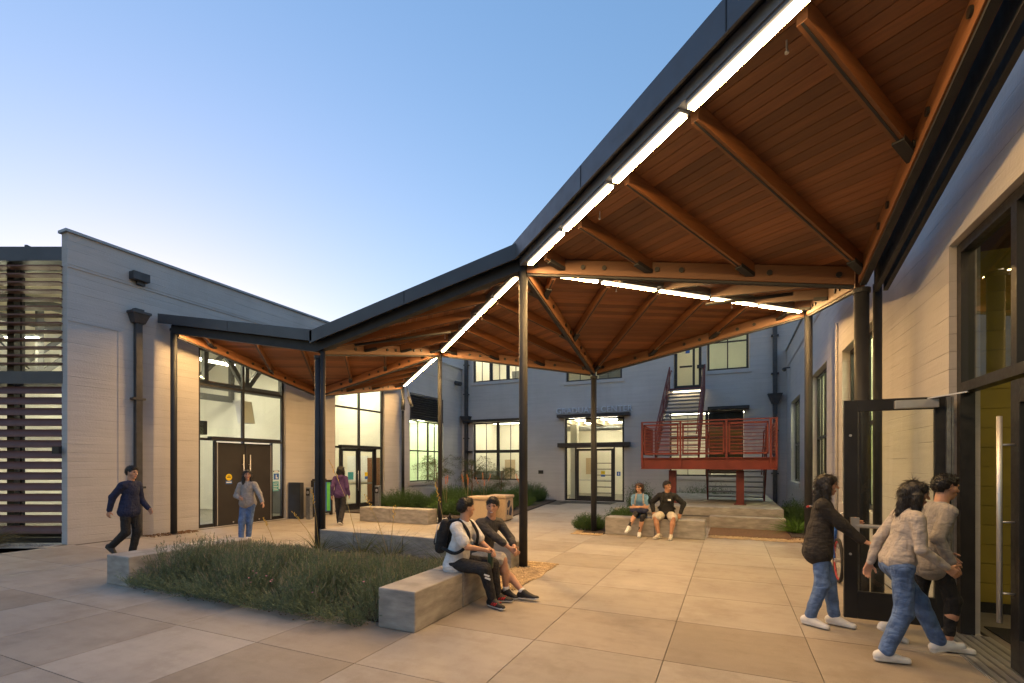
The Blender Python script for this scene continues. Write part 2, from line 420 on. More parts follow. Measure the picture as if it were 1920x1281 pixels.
for d, a in ((d1, 10.06), (d2, 10.28)):
    MB().tube([FL.pt(a, .5, .02), FL.pt(a, 2.1, .02)], .018, 8).tube([FL.pt(a, .8, .02), FL.pt(a, .8, -.056)], .01, 6).tube([FL.pt(a, 1.8, .02), FL.pt(a, 1.8, -.056)], .01, 6).build('handle', 'alu', d, smooth=True)
for d, a in ((d1, 9.262), (d2, 11.055)): MB().fbox(FL, a, a+.025, .03, 2.43, -.054, -.046).build('edge_strip', 'alu', d)
for d, a in ((d1, 9.75), (d2, 10.62)): MB().fbox(FL, a, a+.04, .06, .1, -.054, -.045).build('bolt_plate', 'alu', d)
# round yellow sticker with blue lower band
mb = MB()
cy, cz = 9.63, 1.42
for r, n, mi in ((.1, .0015, 0),):
    pts = [FL.pt(cy+r*math.cos(t*math.pi/12), cz+r*math.sin(t*math.pi/12), -.053) for t in range(24)]
    mb.add(pts, [tuple(range(24))], 0)
mb.fbox(FL, cy-.1, cy+.1, cz-.2, cz-.1, -.0545, -.0525, 1)
mb.fbox(FL, cy-.06, cy+.06, cz-.012, cz+.012, -.053, -.0515, 2); mb.fbox(FL, cy-.04, cy+.04, cz+.03, cz+.045, -.053, -.0515, 2)
mb.fbox(FL, cy-.08, cy+.08, cz-.165, cz-.135, -.0525, -.0515, 3)
mb.build('sticker', ['print_yellow', 'print_blue', 'black_plastic', 'print_white'], d1)
# access signs on the glass
mb = MB(); mb.fbox(FL, 11.22, 11.42, 1.3, 1.5, -.114, -.11, 0); mb.fbox(FL, 11.2, 11.44, 1.55, 1.6, -.114, -.11, 1); mb.fbox(FL, 11.19, 11.41, .92, 1.24, -.114, -.11, 2)
mb.fbox(FL, 11.3, 11.33, 1.36, 1.46, -.11, -.108, 3); mb.fbox(FL, 11.3, 11.38, 1.34, 1.37, -.11, -.108, 3); mb.fbox(FL, 11.23, 11.4, 1.56, 1.59, -.11, -.108, 3)
for k in range(5): mb.fbox(FL, 11.21, 11.38-.03*(k % 2), .96+k*.055, .975+k*.055, -.11, -.108, 3)
mb.build('door_sign', ['print_blue', 'black_plastic', 'print_teal', 'print_white'], w1)
# second storefront, glazed double doors
w2 = window(LB, FL, 13.82, 16.63, 0, 5.03, cols=[15.2], rows=[2.47, 4.02], fw=.07, nf=-.08, skip=lambda a, b: b < 2.4)
for a0, a1 in ((13.89, 14.2), (16.2, 16.56)): MB().fbox(FL, a0, a1, .1, 2.44, -.124, -.116).build('pane', 'glass', w2)
for a in (14.15, 16.15): MB().fbox(FL, a, a+.05, 0, 2.44, -.15, -.06).build('mullion', 'frame', w2)
MB().fbox(FL, 14.05, 16.3, 2.46, 2.55, -.08, .1).build('door_hood', 'frame', w2)
def glass_door(bld, fr, a0, a1, z1, n=-.1, st=.11, bot=.25, bar_side=1, m='frame', gl='glass'):
    mb = MB(); mb.fbox(fr, a0, a0+st, .01, z1, n-.045, n); mb.fbox(fr, a1-st, a1, .01, z1, n-.045, n)
    mb.fbox(fr, a0+st, a1-st, z1-st, z1, n-.045, n); mb.fbox(fr, a0+st, a1-st, .01, bot, n-.045, n)
    d = mb.build('door', m, bld)
    MB().fbox(fr, a0+st-.005, a1-st+.005, bot-.005, z1-st+.005, n-.026, n-.018).build('pane', gl, d)
    MB().fbox(fr, a0+st*.5, a1-st*.5, 1.0, 1.05, n-.1, n-.06).build('push_bar', 'alu', d)
    a = a1-.06 if bar_side > 0 else a0+.06
    MB().tube([fr.pt(a, .75, n+.05), fr.pt(a, 1.55, n+.05)], .014, 8).tube([fr.pt(a, .85, n+.05), fr.pt(a, .85, n-.01)], .008, 6).tube([fr.pt(a, 1.45, n+.05), fr.pt(a, 1.45, n-.01)], .008, 6).build('handle', 'alu', d, smooth=True)
    return d
e1 = glass_door(LB, FL, 14.21, 15.17, 2.43, bar_side=1); e2 = glass_door(LB, FL, 15.185, 16.14, 2.43, bar_side=-1)
mb = MB(); mb.fbox(FL, 14.6, 14.9, 1.2, 1.5, -.116, -.112, 0); mb.build('door_sign', ['print_teal'], e1)
mb = MB(); mb.fbox(FL, 15.55, 15.72, 1.32, 1.48, -.116, -.112, 0); mb.fbox(FL, 15.55, 15.72, 1.2, 1.31, -.116, -.112, 1); mb.build('door_sign', ['print_yellow', 'print_blue'], e2)
# window with louvred vent over it
window(LB, FL, 18.47, 21.28, .98, 3.9, cols=[20.1], rows=[2.45], thin=[19.28, 20.7], fw=.06, nf=-.1, gl='glass_tint', sill=True)
vent = MB(); vent.fbox(FL, 18.47, 21.28, 3.92, 3.98, -.16, .03); vent.fbox(FL, 18.47, 18.53, 3.98, 5.13, -.16, .01); vent.fbox(FL, 21.22, 21.28, 3.98, 5.13, -.16, .01); vent.fbox(FL, 18.53, 21.22, 3.98, 5.13, -.2, -.17)
vent = vent.build('vent', 'gutter', LB)
for k in range(10):
    z = 4.02+k*.11; q = FL.pt
    MB().hexa([q(18.54, z, -.02), q(21.21, z, -.02), q(21.21, z+.09, -.15), q(18.54, z+.09, -.15), q(18.54, z+.015, -.01), q(21.21, z+.015, -.01), q(21.21, z+.105, -.14), q(18.54, z+.105, -.14)]).build('slat', 'gutter', vent)
# --- sunscreen end (turned towards the plaza)
FS = Fr((-13.72, 5.86, 0), (CT, ST, 0), (ST, -CT, 0))
SL = 7.2
MB().fbox(FS, -SL, -.02, 6.4, 6.72, -.5, .06).build('eave_beam', 'fascia', LB)
MB().fbox(FS, -SL, -.02, 3.62, 3.9, -.3, .1).build('belt_beam', 'fascia', LB)
for k in range(8): MB().fbox(FS, -SL+.3+k*.85, -SL+.36+k*.85, 6.72, 6.78, -.5, .02).build('roof_rib', 'fascia', LB)
ls = MB(); ls.fbox(FS, -SL, -.02, 0, .12, -.3, -.1); lsf = ls.build('sunscreen_base', 'frame', LB)
for s in (-1.45, -3.9, -6.4): MB().fbox(FS, s, s+.16, .12, 6.4, -.22, -.08).build('sunscreen_post', 'frame', LB)
scr = MB().fbox(FS, -SL, -.02, 5.35, 5.42, -.2, -.1).build('sunscreen_rail', 'frame', LB)
for k in range(13):
    z = 4.05+k*.182
    MB().fbox(FS, -SL, -.02, z, z+.03, -.05, .17).build('blade', 'louvre_blade', scr)
scr2 = MB().fbox(FS, -SL, -.02, 1.98, 2.05, -.2, -.1).build('sunscreen_rail', 'frame', LB)
for k in range(14):
    z = .24+k*.243; q = FS.pt
    prof = [(-.05, z+.115), (.0, z+.17), (.035, z+.12), (.075, z+.05), (.085, z), (.06, z-.005), (.03, z+.06)]
    n = len(prof); vs = [q(-SL, zz, nn) for nn, zz in prof]+[q(-.02, zz, nn) for nn, zz in prof]
    MB().add(vs, [tuple(range(n)), tuple(range(n, 2*n))]+[(i, (i+1) % n, n+(i+1) % n, n+i) for i in range(n)]).build('blade', 'louvre_blade', scr2)
wS = window(LB, FS, -SL, -.1, .12, 6.4, cols=[-1.37, -3.82, -6.32], rows=[3.76], fw=.08, nf=-.3, gl='glass')
# hall interiors
fp = [(-13.74, 6.0), (-13.74, 12.7), (-21.5, 12.7), (-21.5, 2.5)]
MB().prism(fp, -.05, .004).build('room_floor', 'room_floor', LB)
MB().prism(fp, 6.5, 6.6).build('room_ceiling', 'room_ceiling', LB)
MB().box(-21.6, -21.5, 2.5, 12.7, 0, 6.5).build('room_wall', 'room_white', LB)
MB().box(-21.5, -13.75, 12.7, 12.82, 0, 6.5).build('room_wall', 'room_white', LB)
MB().box(-20, -13.75, 12.9, 17.6, -.05, .004).build('room_floor', 'room_floor', LB); MB().box(-20, -13.75, 12.83, 17.6, 5.5, 5.6).build('room_ceiling', 'room_white', LB)
MB().box(-17.6, -17.5, 12.83, 17.6, 0, 5.5).build('room_wall', 'room_white', LB); MB().box(-20, -13.75, 17.6, 17.72, 0, 5.5).build('room_wall', 'room_white', LB)
MB().box(-20, -13.75, 17.73, 23.1, -.05, .004).build('room_floor', 'room_floor', LB); MB().box(-20, -13.75, 17.73, 23.1, 4.3, 4.4).build('room_ceiling', 'room_white', LB)
MB().box(-18.1, -18, 17.73, 23.1, 0, 4.3).build('room_wall', 'room_green', LB); MB().box(-20, -13.75, 23.0, 23.1, 0, 4.3).build('room_wall', 'room_green', LB)
for x in (-14.9, -17.6, -20.2):          # roof trusses
    t = MB(); y0, y1 = (7.0 if x > -16 else 5.0), 12.6
    t.bar((x, y0, 4.3), (x, y1, 4.3), .18, .22); t.bar((x, y0, 6.3), (x, y1, 6.3), .18, .22)
    n = 4; st = (y1-y0)/n
    for k in range(n):
        ya, yb = y0+k*st, y0+(k+1)*st
        t.bar((x, ya, 4.3 if k % 2 else 6.3), (x, yb, 6.3 if k % 2 else 4.3), .12, .14); t.bar((x, yb, 4.3), (x, yb, 6.3), .14, .14)
    t.build('truss', 'truss', LB)
for x, y, dx, dy in ((-15.6, 8.2, 0, 1.3), (-15.6, 10.6, 0, 1.3), (-17.2, 6.4, .9, .5), (-17.4, 9.5, 0, 1.3), (-19.2, 6.0, .9, .5), (-19.4, 9.8, 0, 1.3), (-15.2, 6.9, .6, .2)):
    lamp_bar(LB, (x-dx, y-dy/2, 5.2), (x+dx*.2, y+dy/2, 5.2), .16, m='room_lamp_hall')
for y in (13.8, 15.4, 16.8): lamp_bar(LB, (-16.8, y, 5.3), (-14.3, y, 5.3), .2)
for y in (19, 20.6, 22.2): lamp_bar(LB, (-17.2, y, 4.2), (-14.4, y, 4.2), .16, m='room_lamp_green')
MB().box(-15.55, -15.45, 8.95, 10.0, 1.0, 2.75).build('projection_screen', 'screen', LB); MB().box(-15.62, -15.4, 8.8, 10.2, 2.76, 3.2).build('screen_casing', 'black_plastic', LB)
MB().hexa([(-14.7, 10.75, 3.15), (-14.4, 10.75, 3.15), (-14.4, 11.15, 3.15), (-14.7, 11.15, 3.15), (-14.6, 10.55, 3.85), (-14.3, 10.55, 3.85), (-14.3, 10.95, 3.85), (-14.6, 10.95, 3.85)]).build('speaker_box', 'room_white', LB)
MB().box(-14.05, -14.0, 14.6, 14.95, 4.35, 4.5).build('exit_sign', 'exit_green', LB)
for k, (x, y) in enumerate([(-14.6, 8.95), (-14.7, 11.3), (-15.8, 9.0)]):
    t = MB(); t.box(x-.25, x+.25, y-.25, y+.25, .42, .47); t.box(x-.27, x-.22, y-.24, y+.24, .5, .95)
    for sx in (-.22, .22):
        for sy in (-.22, .22): t.tube([(x+sx, y+sy, 0), (x+sx, y+sy, .43)], .014, 6)
    t.build('classroom_chair', 'black_plastic', label=['dark classroom chair inside by the left sidelight of the black doors', 'dark classroom chair inside by the right sidelight of the black doors', 'dark classroom chair inside below the lit projection screen'][k], cat='chair', group='classroom chairs inside the hall')
# rainwater pipe with hopper, flood light box
rp = empty('downspout', (XL+.1, 7.15, 0), 'dark rainwater pipe with hopper head on the hall wall beside the canopy', 'downspout')
MB().fbox(FL, 7.07, 7.21, .02, 5.3, .03, .15).build('pipe', 'gutter', rp)
q = FL.pt; mb = MB()
mb.hexa([q(7.02, 5.3, .0), q(7.26, 5.3, .0), q(7.26, 5.3, .18), q(7.02, 5.3, .18), q(6.95, 5.52, 0), q(7.33, 5.52, 0), q(7.33, 5.52, .26), q(6.95, 5.52, .26)])
mb.fbox(FL, 6.93, 7.35, 5.52, 5.58, 0, .28); mb.fbox(FL, 7.05, 7.25, 5.58, 5.66, 0, .15); mb.build('hopper', 'gutter', rp)
for z in (3.4, 1.2): MB().fbox(FL, 7.0, 7.28, z, z+.05, 0, .165).build('bracket', 'gutter', rp)
fl = empty('wall_light', (XL, 7.1, 6.2), 'square dark flood light high on the hall wall', 'light')
MB().fbox(FL, 6.98, 7.36, 6.36, 6.56, .0, .2).build('housing', 'gutter', fl, bevel=.01); MB().fbox(FL, 7.12, 7.3, 6.28, 6.36, .02, .1).build('bracket', 'gutter', fl)
gl = MB().fbox(FS, -.12, .03, 2.04, 2.2, .16, .24).build('wall_sensor', 'black_plastic', label='small black sensor box fixed at the corner of the sunscreen', cat='sensor')
# ================================================================== BACK BUILDING
YB = 23.2; FB = Fr((0, YB, 0), (1, 0, 0), (0, -1, 0))
BB = empty('concrete_building', (-6, 25.5, 0), 'two-storey pale concrete building with lettering over its glass entrance', 'building')
hb = [(-12.8, -9.85, .96, 4.08), (-7.58, -4.6, 0, 4.12), (-12.8, -9.8, 6.24, 8.1), (-7.5, -4.7, 5.9, 8.1), (-.95, .75, 5.93, 7.9), (-2.35, -1.15, 5.25, 7.7), (-2.55, .55, 1.25, 4.2)]
wall_grid(FB, -16, 8, -.02, 9.4, .28, hb).build('wall', 'wall', BB)
MB().fbox(FB, -16, 8, 9.4, 9.46, -.33, .06).build('coping', 'coping', BB)
window(BB, FB, -12.78, -9.87, .98, 4.06, cols=[-11.33], rows=[2.5], thin=[-12.05, -10.6], fw=.07, mull=.16, sill=True)
MB().fbox(FB, -13.25, -9.8, 4.08, 4.2, 0, .35).build('window_hood', 'frame', BB); MB().fbox(FB, -13.2, -12.82, 2.44, 2.54, 0, .2).build('light_shelf', 'frame', BB)
window(BB, FB, -12.78, -9.82, 6.26, 8.08, cols=[-11.75, -10.75], thin=[-12.3, -11.25, -10.3], fw=.08, mull=.18, sill=True)
window(BB, FB, -7.48, -4.72, 5.92, 8.08, cols=[-6.1], rows=[7.2], thin=[-6.8, -5.4], fw=.08, mull=.16, sill=True)
window(BB, FB, -.93, .73, 5.95, 7.88, cols=[-.1], rows=[7.2], fw=.09, mull=.05, gl='glass_tint', sill=True)
wd = window(BB, FB, -2.33, -1.17, 5.27, 7.68, cols=[-1.5], fw=.12, mull=.1)
MB().fbox(FB, -2.1, -1.56, 6.2, 6.28, -.09, -.05).build('push_bar', 'frame', wd)
mb = MB().fbox(FB, -1.85, -1.67, 6.85, 7.1, -.13, -.12).build('door_sign', 'print_blue', wd)
w = window(BB, FB, -2.53, .53, 1.27, 4.18, cols=[-.95], rows=[3.0], thin=[-1.75, -.2], fw=.07, mull=.12, sill=True)
MB().fbox(FB, -.9, .75, 4.2, 4.32, 0, .4).build('window_hood', 'frame', BB); MB().fbox(FB, -.88, .52, 1.4, 4.15, -.4, -.33).build('dark_blind', 'frame', w)
# entrance
we = window(BB, FB, -7.56, -4.62, 0, 4.1, rows=[2.66], thin=[-6.08], fw=.08, skip=lambda a, b: b < 2.6)
for a0, a1 in ((-7.48, -7.02), (-5.1, -4.7)): MB().fbox(FB, a0, a1, .1, 2.6, -.144, -.136).build('pane', 'glass', we)
for a in (-7.05, -5.13): MB().fbox(FB, a, a+.06, 0, 2.62, -.18, -.08).build('mullion', 'frame', we)
MB().fbox(FB, -7.85, -4.3, 4.12, 4.25, 0, .4).build('door_hood', 'frame', BB); MB().fbox(FB, -7.85, -4.3, 2.66, 2.86, -.05, .3).build('door_hood', 'frame', BB)
f1 = glass_door(BB, FB, -6.98, -6.08, 2.58, n=-.12, bar_side=1); f2 = glass_door(BB, FB, -6.06, -5.14, 2.58, n=-.12, bar_side=-1)
mb = MB(); mb.fbox(FB, -5.75, -5.55, 1.32, 1.48, -.134, -.13, 0); mb.fbox(FB, -5.75, -5.55, 1.2, 1.3, -.134, -.13, 1); mb.build('door_sign', ['print_yellow', 'print_blue'], f2)
mb = MB(); mb.fbox(FB, -4.98, -4.8, 1.25, 1.45, -.134, -.13, 0); mb.fbox(FB, -4.91, -4.87, 1.29, 1.41, -.13, -.128, 1); mb.build('door_sign', ['print_blue', 'print_white'], we)
MB().box(-7.3, -4.9, 21.6, 22.9, 0, .012).build('door_mat', 'rubber', label='dark rubber mat in front of the lettered glass entrance', cat='mat')
# lettering
sg = empty('wall_lettering', (-6.1, YB-.05, 4.3), 'raised metal letters reading GRADUATE CENTER above the glass entrance', 'sign')
def letters(text, x0, x1, z, size, fr_y, parent):
    cu = bpy.data.curves.new('letter', 'FONT'); cu.body = text; cu.size = size; cu.extrude = .035; cu.space_character = 1.06
    o = bpy.data.objects.new('letter', cu); C.objects.link(o)
    dg = bpy.context.evaluated_depsgraph_get(); me = bpy.data.meshes.new_from_object(o.evaluated_get(dg)); bpy.data.objects.remove(o)
    bm = bmesh.new(); bm.from_mesh(me); bmesh.ops.remove_doubles(bm, verts=bm.verts, dist=1e-5)
    xs = [v.co.x for v in bm.verts]; k = (x1-x0)/(max(xs)-min(xs)); xm = min(xs)
    done = set(); n = 0
    for v0 in list(bm.verts):            # each connected island is one letter
        if v0 in done: continue
        isl, st = [], [v0]; done.add(v0)
        while st:
            v = st.pop(); isl.append(v)
            for e in v.link_edges:
                w = e.other_vert(v)
                if w not in done: done.add(w); st.append(w)
        idx = {v: i for i, v in enumerate(isl)}; fs = {f for v in isl for f in v.link_faces}
        mb = MB(); mb.add([(x0+(v.co.x-xm)*k, fr_y-v.co.z, z+v.co.y*k) for v in isl], [[idx[v] for v in f.verts] for f in fs])
        mb.build('letter', 'steel_letter', parent); n += 1
    bm.free()
letters('GRADUATE CENTER', -7.97, -4.2, 4.34, .46, YB-.075, sg)
tag(MB().fbox(FB, -8.97, -8.7, 1.32, 1.5, .002, .02).build('wall_plaque', 'black_plastic'), 'small black number plaque on the pale wall left of the entrance', 'plaque')
# back interiors
def room(bld, x0, x1, y0, y1, z0, z1, wm, fm='room_floor', cm='room_white', lamps=(), lm='room_lamp', axis='x'):
    MB().box(x0, x1, y0, y1, z0-.06, z0+.004).build('room_floor', fm, bld); MB().box(x0, x1, y0, y1, z1, z1+.06).build('room_ceiling', cm, bld)
    MB().box(x0, x1, y1, y1+.08, z0, z1).build('room_wall', wm, bld)
    MB().box(x0-.08, x0, y0, y1, z0, z1).build('room_wall', wm, bld); MB().box(x1, x1+.08, y0, y1, z0, z1).build('room_wall', wm, bld)
    for a in lamps:
        if axis == 'x': lamp_bar(bld, (x0+.4, a, z1-.25), (x1-.4, a, z1-.25), .14, m=lm)
        else: lamp_bar(bld, (a, y0+.4, z1-.25), (a, y1-.4, z1-.25), .14, m=lm)
room(BB, -13.4, -8.9, 23.5, 27.6, 0, 4.5, 'room_white', lamps=(24.6, 26.2)); room(BB, -8.7, -3.6, 23.5, 29.5, 0, 4.5, 'room_white', cm='room_ceiling', lamps=(24.6, 26.2, 28.2))
room(BB, -3.4, 2.0, 23.5, 27., 0, 4.5, 'room_white', lamps=(25.,)); room(BB, -13.4, -8.9, 23.5, 27.6, 5.1, 8.6, 'room_white', lamps=(24.5, 26.)); 
room(BB, -8.7, -3.6, 23.5, 27.6, 5.1, 8.6, 'room_white', lamps=(24.7,), lm='room_lamp_dim'); room(BB, -3.4, 2.0, 23.5, 27., 5.1, 8.6, 'room_white', lamps=(25.,), lm='room_lamp_dim')
t = MB(); t.box(-10.75, -10.05, 25, 25.06, 1.25, 2.0); t.box(-10.5, -10.3, 24.95, 25.1, .9, 1.25); t.build('monitor', 'black_plastic', label='dark computer monitor inside behind the ground-floor office window', cat='monitor')
t = MB(); t.box(-11.6, -9.4, 24.7, 25.4, .72, .9); t.box(-11.5, -11.4, 24.8, 25.3, 0, .72); t.box(-9.6, -9.5, 24.8, 25.3, 0, .72); t.build('office_desk', 'room_white', label='pale office desk inside the ground-floor office window', cat='desk')
for x0, x1, z0, z1, y, m in ((-12.9, -12.2, .9, 2.1, 27.55, 'bin_conc'), (-11.3, -9.6, 1.1, 2.3, 27.55, 'print_white'), (-8.2, -7.5, 1.2, 2.2, 29.45, 'bin_conc'), (-5.2, -4.4, .8, 2.0, 29.45, 'truss'), (-12.4, -11.6, 6.2, 7.6, 27.55, 'truss'), (-10.8, -9.4, 6.3, 7.2, 27.55, 'truss'), (-6.9, -5.6, 6.4, 7.4, 27.55, 'truss')):
    MB().box(x0, x1, y-.03, y, z0, z1).build('wall_panel', m, BB)
for x in (-8.0, -6.6, -5.0): MB().box(x, x+.3, 23.6, 29.4, 3.95, 4.2).build('ceiling_joist', 'room_ceiling', BB)
MB().tube([(-8.6, 25.6, 3.75), (-3.7, 25.6, 3.75)], .14, 12).build('duct', 'galv', BB, smooth=True)
MB().box(-7.7, -7.35, 24.6, 24.95, 0, 3.9).build('room_column', 'room_white', BB)
MB().box(-5.0, -4.2, 25.0, 25.5, 0, 1.05).build('counter', 'glulam', BB, uvdir=(1, 0, 0)); MB().box(-13.2, -12.6, 24.2, 26.8, 0, 1.4).build('cabinet', 'truss', BB)
for y in (14.3, 15.2, 16.1): MB().box(-17.49, -17.46, y, y+.55, 1.2, 2.0).build('wall_panel', 'truss' if y > 15 else 'truss', LB)
MB().box(-16.4, -15.2, 17.54, 17.58, 1.0, 2.2).build('wall_panel', 'print_white', LB); MB().box(-15.0, -14.2, 17.3, 17.58, 0, 2.1).build('inner_door', 'glulam', LB, uvdir=(0, 0, 1))
MB().box(-17.5, -16.2, 12.62, 12.68, 1.0, 2.4).build('wall_panel', 'print_white', LB); MB().box(-16., -14.6, 12.62, 12.68, .0, .9).build('wall_panel', 'truss', LB)
t = empty('coat_rack', (-6.4, 26.5, 0), 'wire shelf rack inside behind the glass entrance doors', 'rack')
for sx in (-.5, .5): MB().tube([(-6.4+sx, 26.5, 0), (-6.4+sx, 26.5, 1.9)], .025, 6).build('upright', 'truss', t)
for k in range(6): MB().box(-6.9, -5.9, 26.35, 26.65, .2+k*.33, .24+k*.33).build('shelf', 'truss', t)
# downpipes on the back wall
for nm, x, lab in ((0, -13.15, 'dark rainwater pipe in the corner between hall and two-storey wall'), (1, 1.72, 'dark rainwater pipe with hopper beside the red staircase')):
    p = empty('downspout', (x, YB-.1, 0), lab, 'downspout')
    MB().fbox(FB, x-.08, x+.08, .02, 8.6, .04, .2).build('pipe', 'gutter', p)
    z = 4.35 if nm else 4.0; q = FB.pt
    MB().hexa([q(x-.12, z, 0), q(x+.12, z, 0), q(x+.12, z, .26), q(x-.12, z, .26), q(x-.28, z+.42, 0), q(x+.28, z+.42, 0), q(x+.28, z+.42, .36), q(x-.28, z+.42, .36)]).build('hopper', 'gutter', p)
    for zz in (1.4, 3.2, 5.6, 7.2): MB().fbox(FB, x-.14, x+.14, zz, zz+.05, 0, .22).build('bracket', 'gutter', p)
tag(MB().fbox(FB, -.95-.4, -.75-.25, 6.1, 6.25, 0, .08).build('door_reader', 'black_plastic'), 'small dark card reader box beside the upper stair door', 'card reader')
# ================================================================== RIGHT BUILDING
XR = 2.16; FR = Fr((XR, 0, 0), (0, 1, 0), (-1, 0, 0))
RB = empty('concrete_building', (4.5, 12, 0), 'pale concrete wing with tall recessed windows and the open dark glass doors', 'building')
HR = [(2.2, 6.72, 0, 4.16), (9.6, 12.2, .98, 4.2), (14.0, 16.5, 1.1, 4.35), (19.0, 21.6, 1.15, 4.2)]
wall_grid(FR, -3, 23.2, -.02, 6.55, .26, HR).build('wall', 'wall', RB)
MB().fbox(FR, -3, 23.18, 6.55, 6.61, -.31, .05).build('coping', 'coping', RB)
MB().fbox(FR, 12.7, 23.18, 5.78, 5.81, 0, .02).build('string_course', 'wall', RB); MB().fbox(FR, 12.7, 23.18, 5.85, 5.87, 0, .012).build('string_course', 'wall', RB)
MB().tube([FR.pt(12.6, .05, .03), FR.pt(12.6, 4.9, .03)], .025, 8).build('conduit', 'wall', RB, smooth=True)
for a0, a1, z0, z1, th in ((9.6, 12.2, .98, 4.2, [10.3, 11.5]), (14.0, 16.5, 1.1, 4.35, [15.9]), (19.0, 21.6, 1.15, 4.2, [20.9])):
    window(RB, FR, a0+.02, a1-.02, z0+.02, z1-.02, cols=[(a0+a1)/2], rows=[2.55], thin=th, fw=.07, nf=-.14, gl='glass', sill=True)
    MB().box(3.9, 4.0, a0-1., a1+1.5, 0, 4.9).build('room_wall', 'blind', RB); MB().box(2.43, 3.9, a1+1.5, a1+1.6, 0, 4.9).build('room_wall', 'blind', RB)
    MB().box(2.43, 3.9, a0-1.1, a0-1., 0, 4.9).build('room_wall', 'blind', RB); MB().box(2.43, 4.0, a0-1.1, a1+1.6, 4.9, 4.96).build('room_ceiling', 'room_white', RB)
    lamp_bar(RB, (3.2, a0-.6, 4.6), (3.2, a1+1., 4.6), .14, m='room_lamp_green')
# storefront of the open entrance: high glass, transom, door frame
ws = window(RB, FR, 2.22, 6.7, 2.56, 4.14, cols=[5.55, 4.4, 3.2], fw=.1, nf=-.06, dp=.12, gl='glass_dark', mull=.09)
MB().fbox(FR, 6.61, 6.7, 0, 2.56, -.18, -.06).build('door_jamb', 'frame', ws)
MB().fbox(FR, 2.22, 2.3, 0, 2.56, -.18, -.06).build('door_jamb', 'frame', ws)
# closed leaf near camera and fixed leaves
def big_leaf(a0, a1, pull=True):
    mb = MB(); st = .14
    mb.fbox(FR, a0, a0+st, .02, 2.53, -.13, -.08); mb.fbox(FR, a1-st, a1, .02, 2.53, -.13, -.08)
    mb.fbox(FR, a0+st, a1-st, 2.33, 2.53, -.13, -.08); mb.fbox(FR, a0+st, a1-st, .02, .3, -.13, -.08)
    d = mb.build('door', 'frame', RB, bevel=.003)
    MB().fbox(FR, a0+st-.004, a1-st+.004, .296, 2.334, -.11, -.102).build('pane', 'glass_dark', d)
    if pull:
        a = a1-.07; mb = MB().tube([FR.pt(a, .42, .02), FR.pt(a, 2.22, .02)], .02, 10)
        for z in (.68, 1.3, 1.97): mb.tube([FR.pt(a, z, .02), FR.pt(a, z, -.085)], .01, 6)
        mb.build('handle', 'alu', d, smooth=True)
        MB().fbox(FR, a0+.05, a1-.05, 1.0, 1.06, -.19, -.15).build('push_bar', 'alu', d)
    return d
big_leaf(4.68, 5.66); big_leaf(3.28, 4.64); big_leaf(2.32, 3.24, False)
# the open leaf, standing square to the wall
FO = Fr((1.19, 6.64, 0), (1, 0, 0), (0, -1, 0))
mb = MB(); WL = .95
mb.fbox(FO, 0, .13, .05, 2.53, -.025, .025); mb.fbox(FO, WL-.13, WL, .05, 2.53, -.025, .025)
mb.fbox(FO, .13, WL-.13, 2.4, 2.53, -.025, .025); mb.fbox(FO, .13, WL-.13, .05, .36, -.025, .025)
od = mb.build('door', 'frame', RB, bevel=.003); od['label'] = 'open dark framed glass door leaf'
MB().fbox(FO, .126, WL-.126, .356, 2.404, -.004, .004).build('pane', 'glass', od)
MB().fbox(FO, .145, .16, .37, 2.39, .004, .02).build('glazing_bead', 'frame', od)
MB().tube([FO.pt(.1, 1.11, .07), FO.pt(WL-.06, 1.09, .07)], .022, 10).fbox(FO, .055, .135, 1.02, 1.2, .026, .085).build('push_bar', 'alu', od)
MB().fbox(FO, .46, .84, 2.41, 2.5, .026, .085).build('door_closer', 'alu', od, bevel=.006)
MB().bar(FO.pt(.75, 2.51, .06), FO.pt(1.0, 2.535, .3), .03, .012).build('closer_arm', 'alu', od)
MB().fbox(FO, WL+.002, WL+.018, .06, 2.52, -.03, .055).build('hinge_strip', 'galv', od)
mb = MB()
for z in [.15+.2*k for k in range(12)]: mb.tube([FO.pt(WL-.012, z, .055), FO.pt(WL-.012, z, .062)], .01, 6)
mb.fbox(FO, WL-.04, WL-.002, .06, 2.52, .026, .05)
mb.build('hinge_plate', 'galv', od); MB().fbox(FO, WL-.035, WL-.008, 1.35, 1.6, .05, .06).build('flush_bolt', 'black_plastic', od); MB().bar(FO.pt(WL-.026, 1.42, .065), FO.pt(WL-.016, 1.55, .075), .012, .012).build('bolt_lever', 'alu', od)
for z in (2.13, .78): MB().tube([FO.pt(.06, z, .024), FO.pt(.06, z, .034)], .014, 10).build('lock_cylinder', 'alu', od)
# threshold and vestibule
th = MB().box(1.98, 2.46, 2.3, 6.62, 0, .008).build('threshold', 'alu', RB)
for k in range(6): MB().box(2.0+k*.075, 2.02+k*.075, 2.32, 6.6, .009, .014).build('ridge', 'galv', th)
MB().box(2.46, 6.5, -2.8, 7.7, -.05, .004).build('room_floor', 'room_floor', RB)
MB().box(2.45, 6.5, -2.8, 8.0, 4.4, 4.5).build('room_ceiling', 'soffit', RB, uvdir=(0, 1, 0))
ow = MB().box(2.44, 6.5, 7.74, 7.86, 0, 4.4).build('room_wall', 'room_olive', RB)
for k in range(18):
    z = .13+k*.235
    MB().box(2.44, 6.5, 7.715, 7.738, z, z+.229).build('block_course', 'room_olive', ow)
MB().box(2.44, 6.5, 7.7, 7.738, 0.005, .125).build('skirting', 'rubber', ow)
MB().box(6.5, 6.6, -2.8, 7.9, 0, 4.4).build('room_wall', 'room_olive', RB); MB().box(2.44, 6.5, -2.9, -2.8, 0, 4.4).build('room_wall', 'room_olive', RB)
lamp_bar(RB, (4.6, 1.5, 4.1), (4.6, 6.6, 4.1), .14, m='room_lamp_vest')
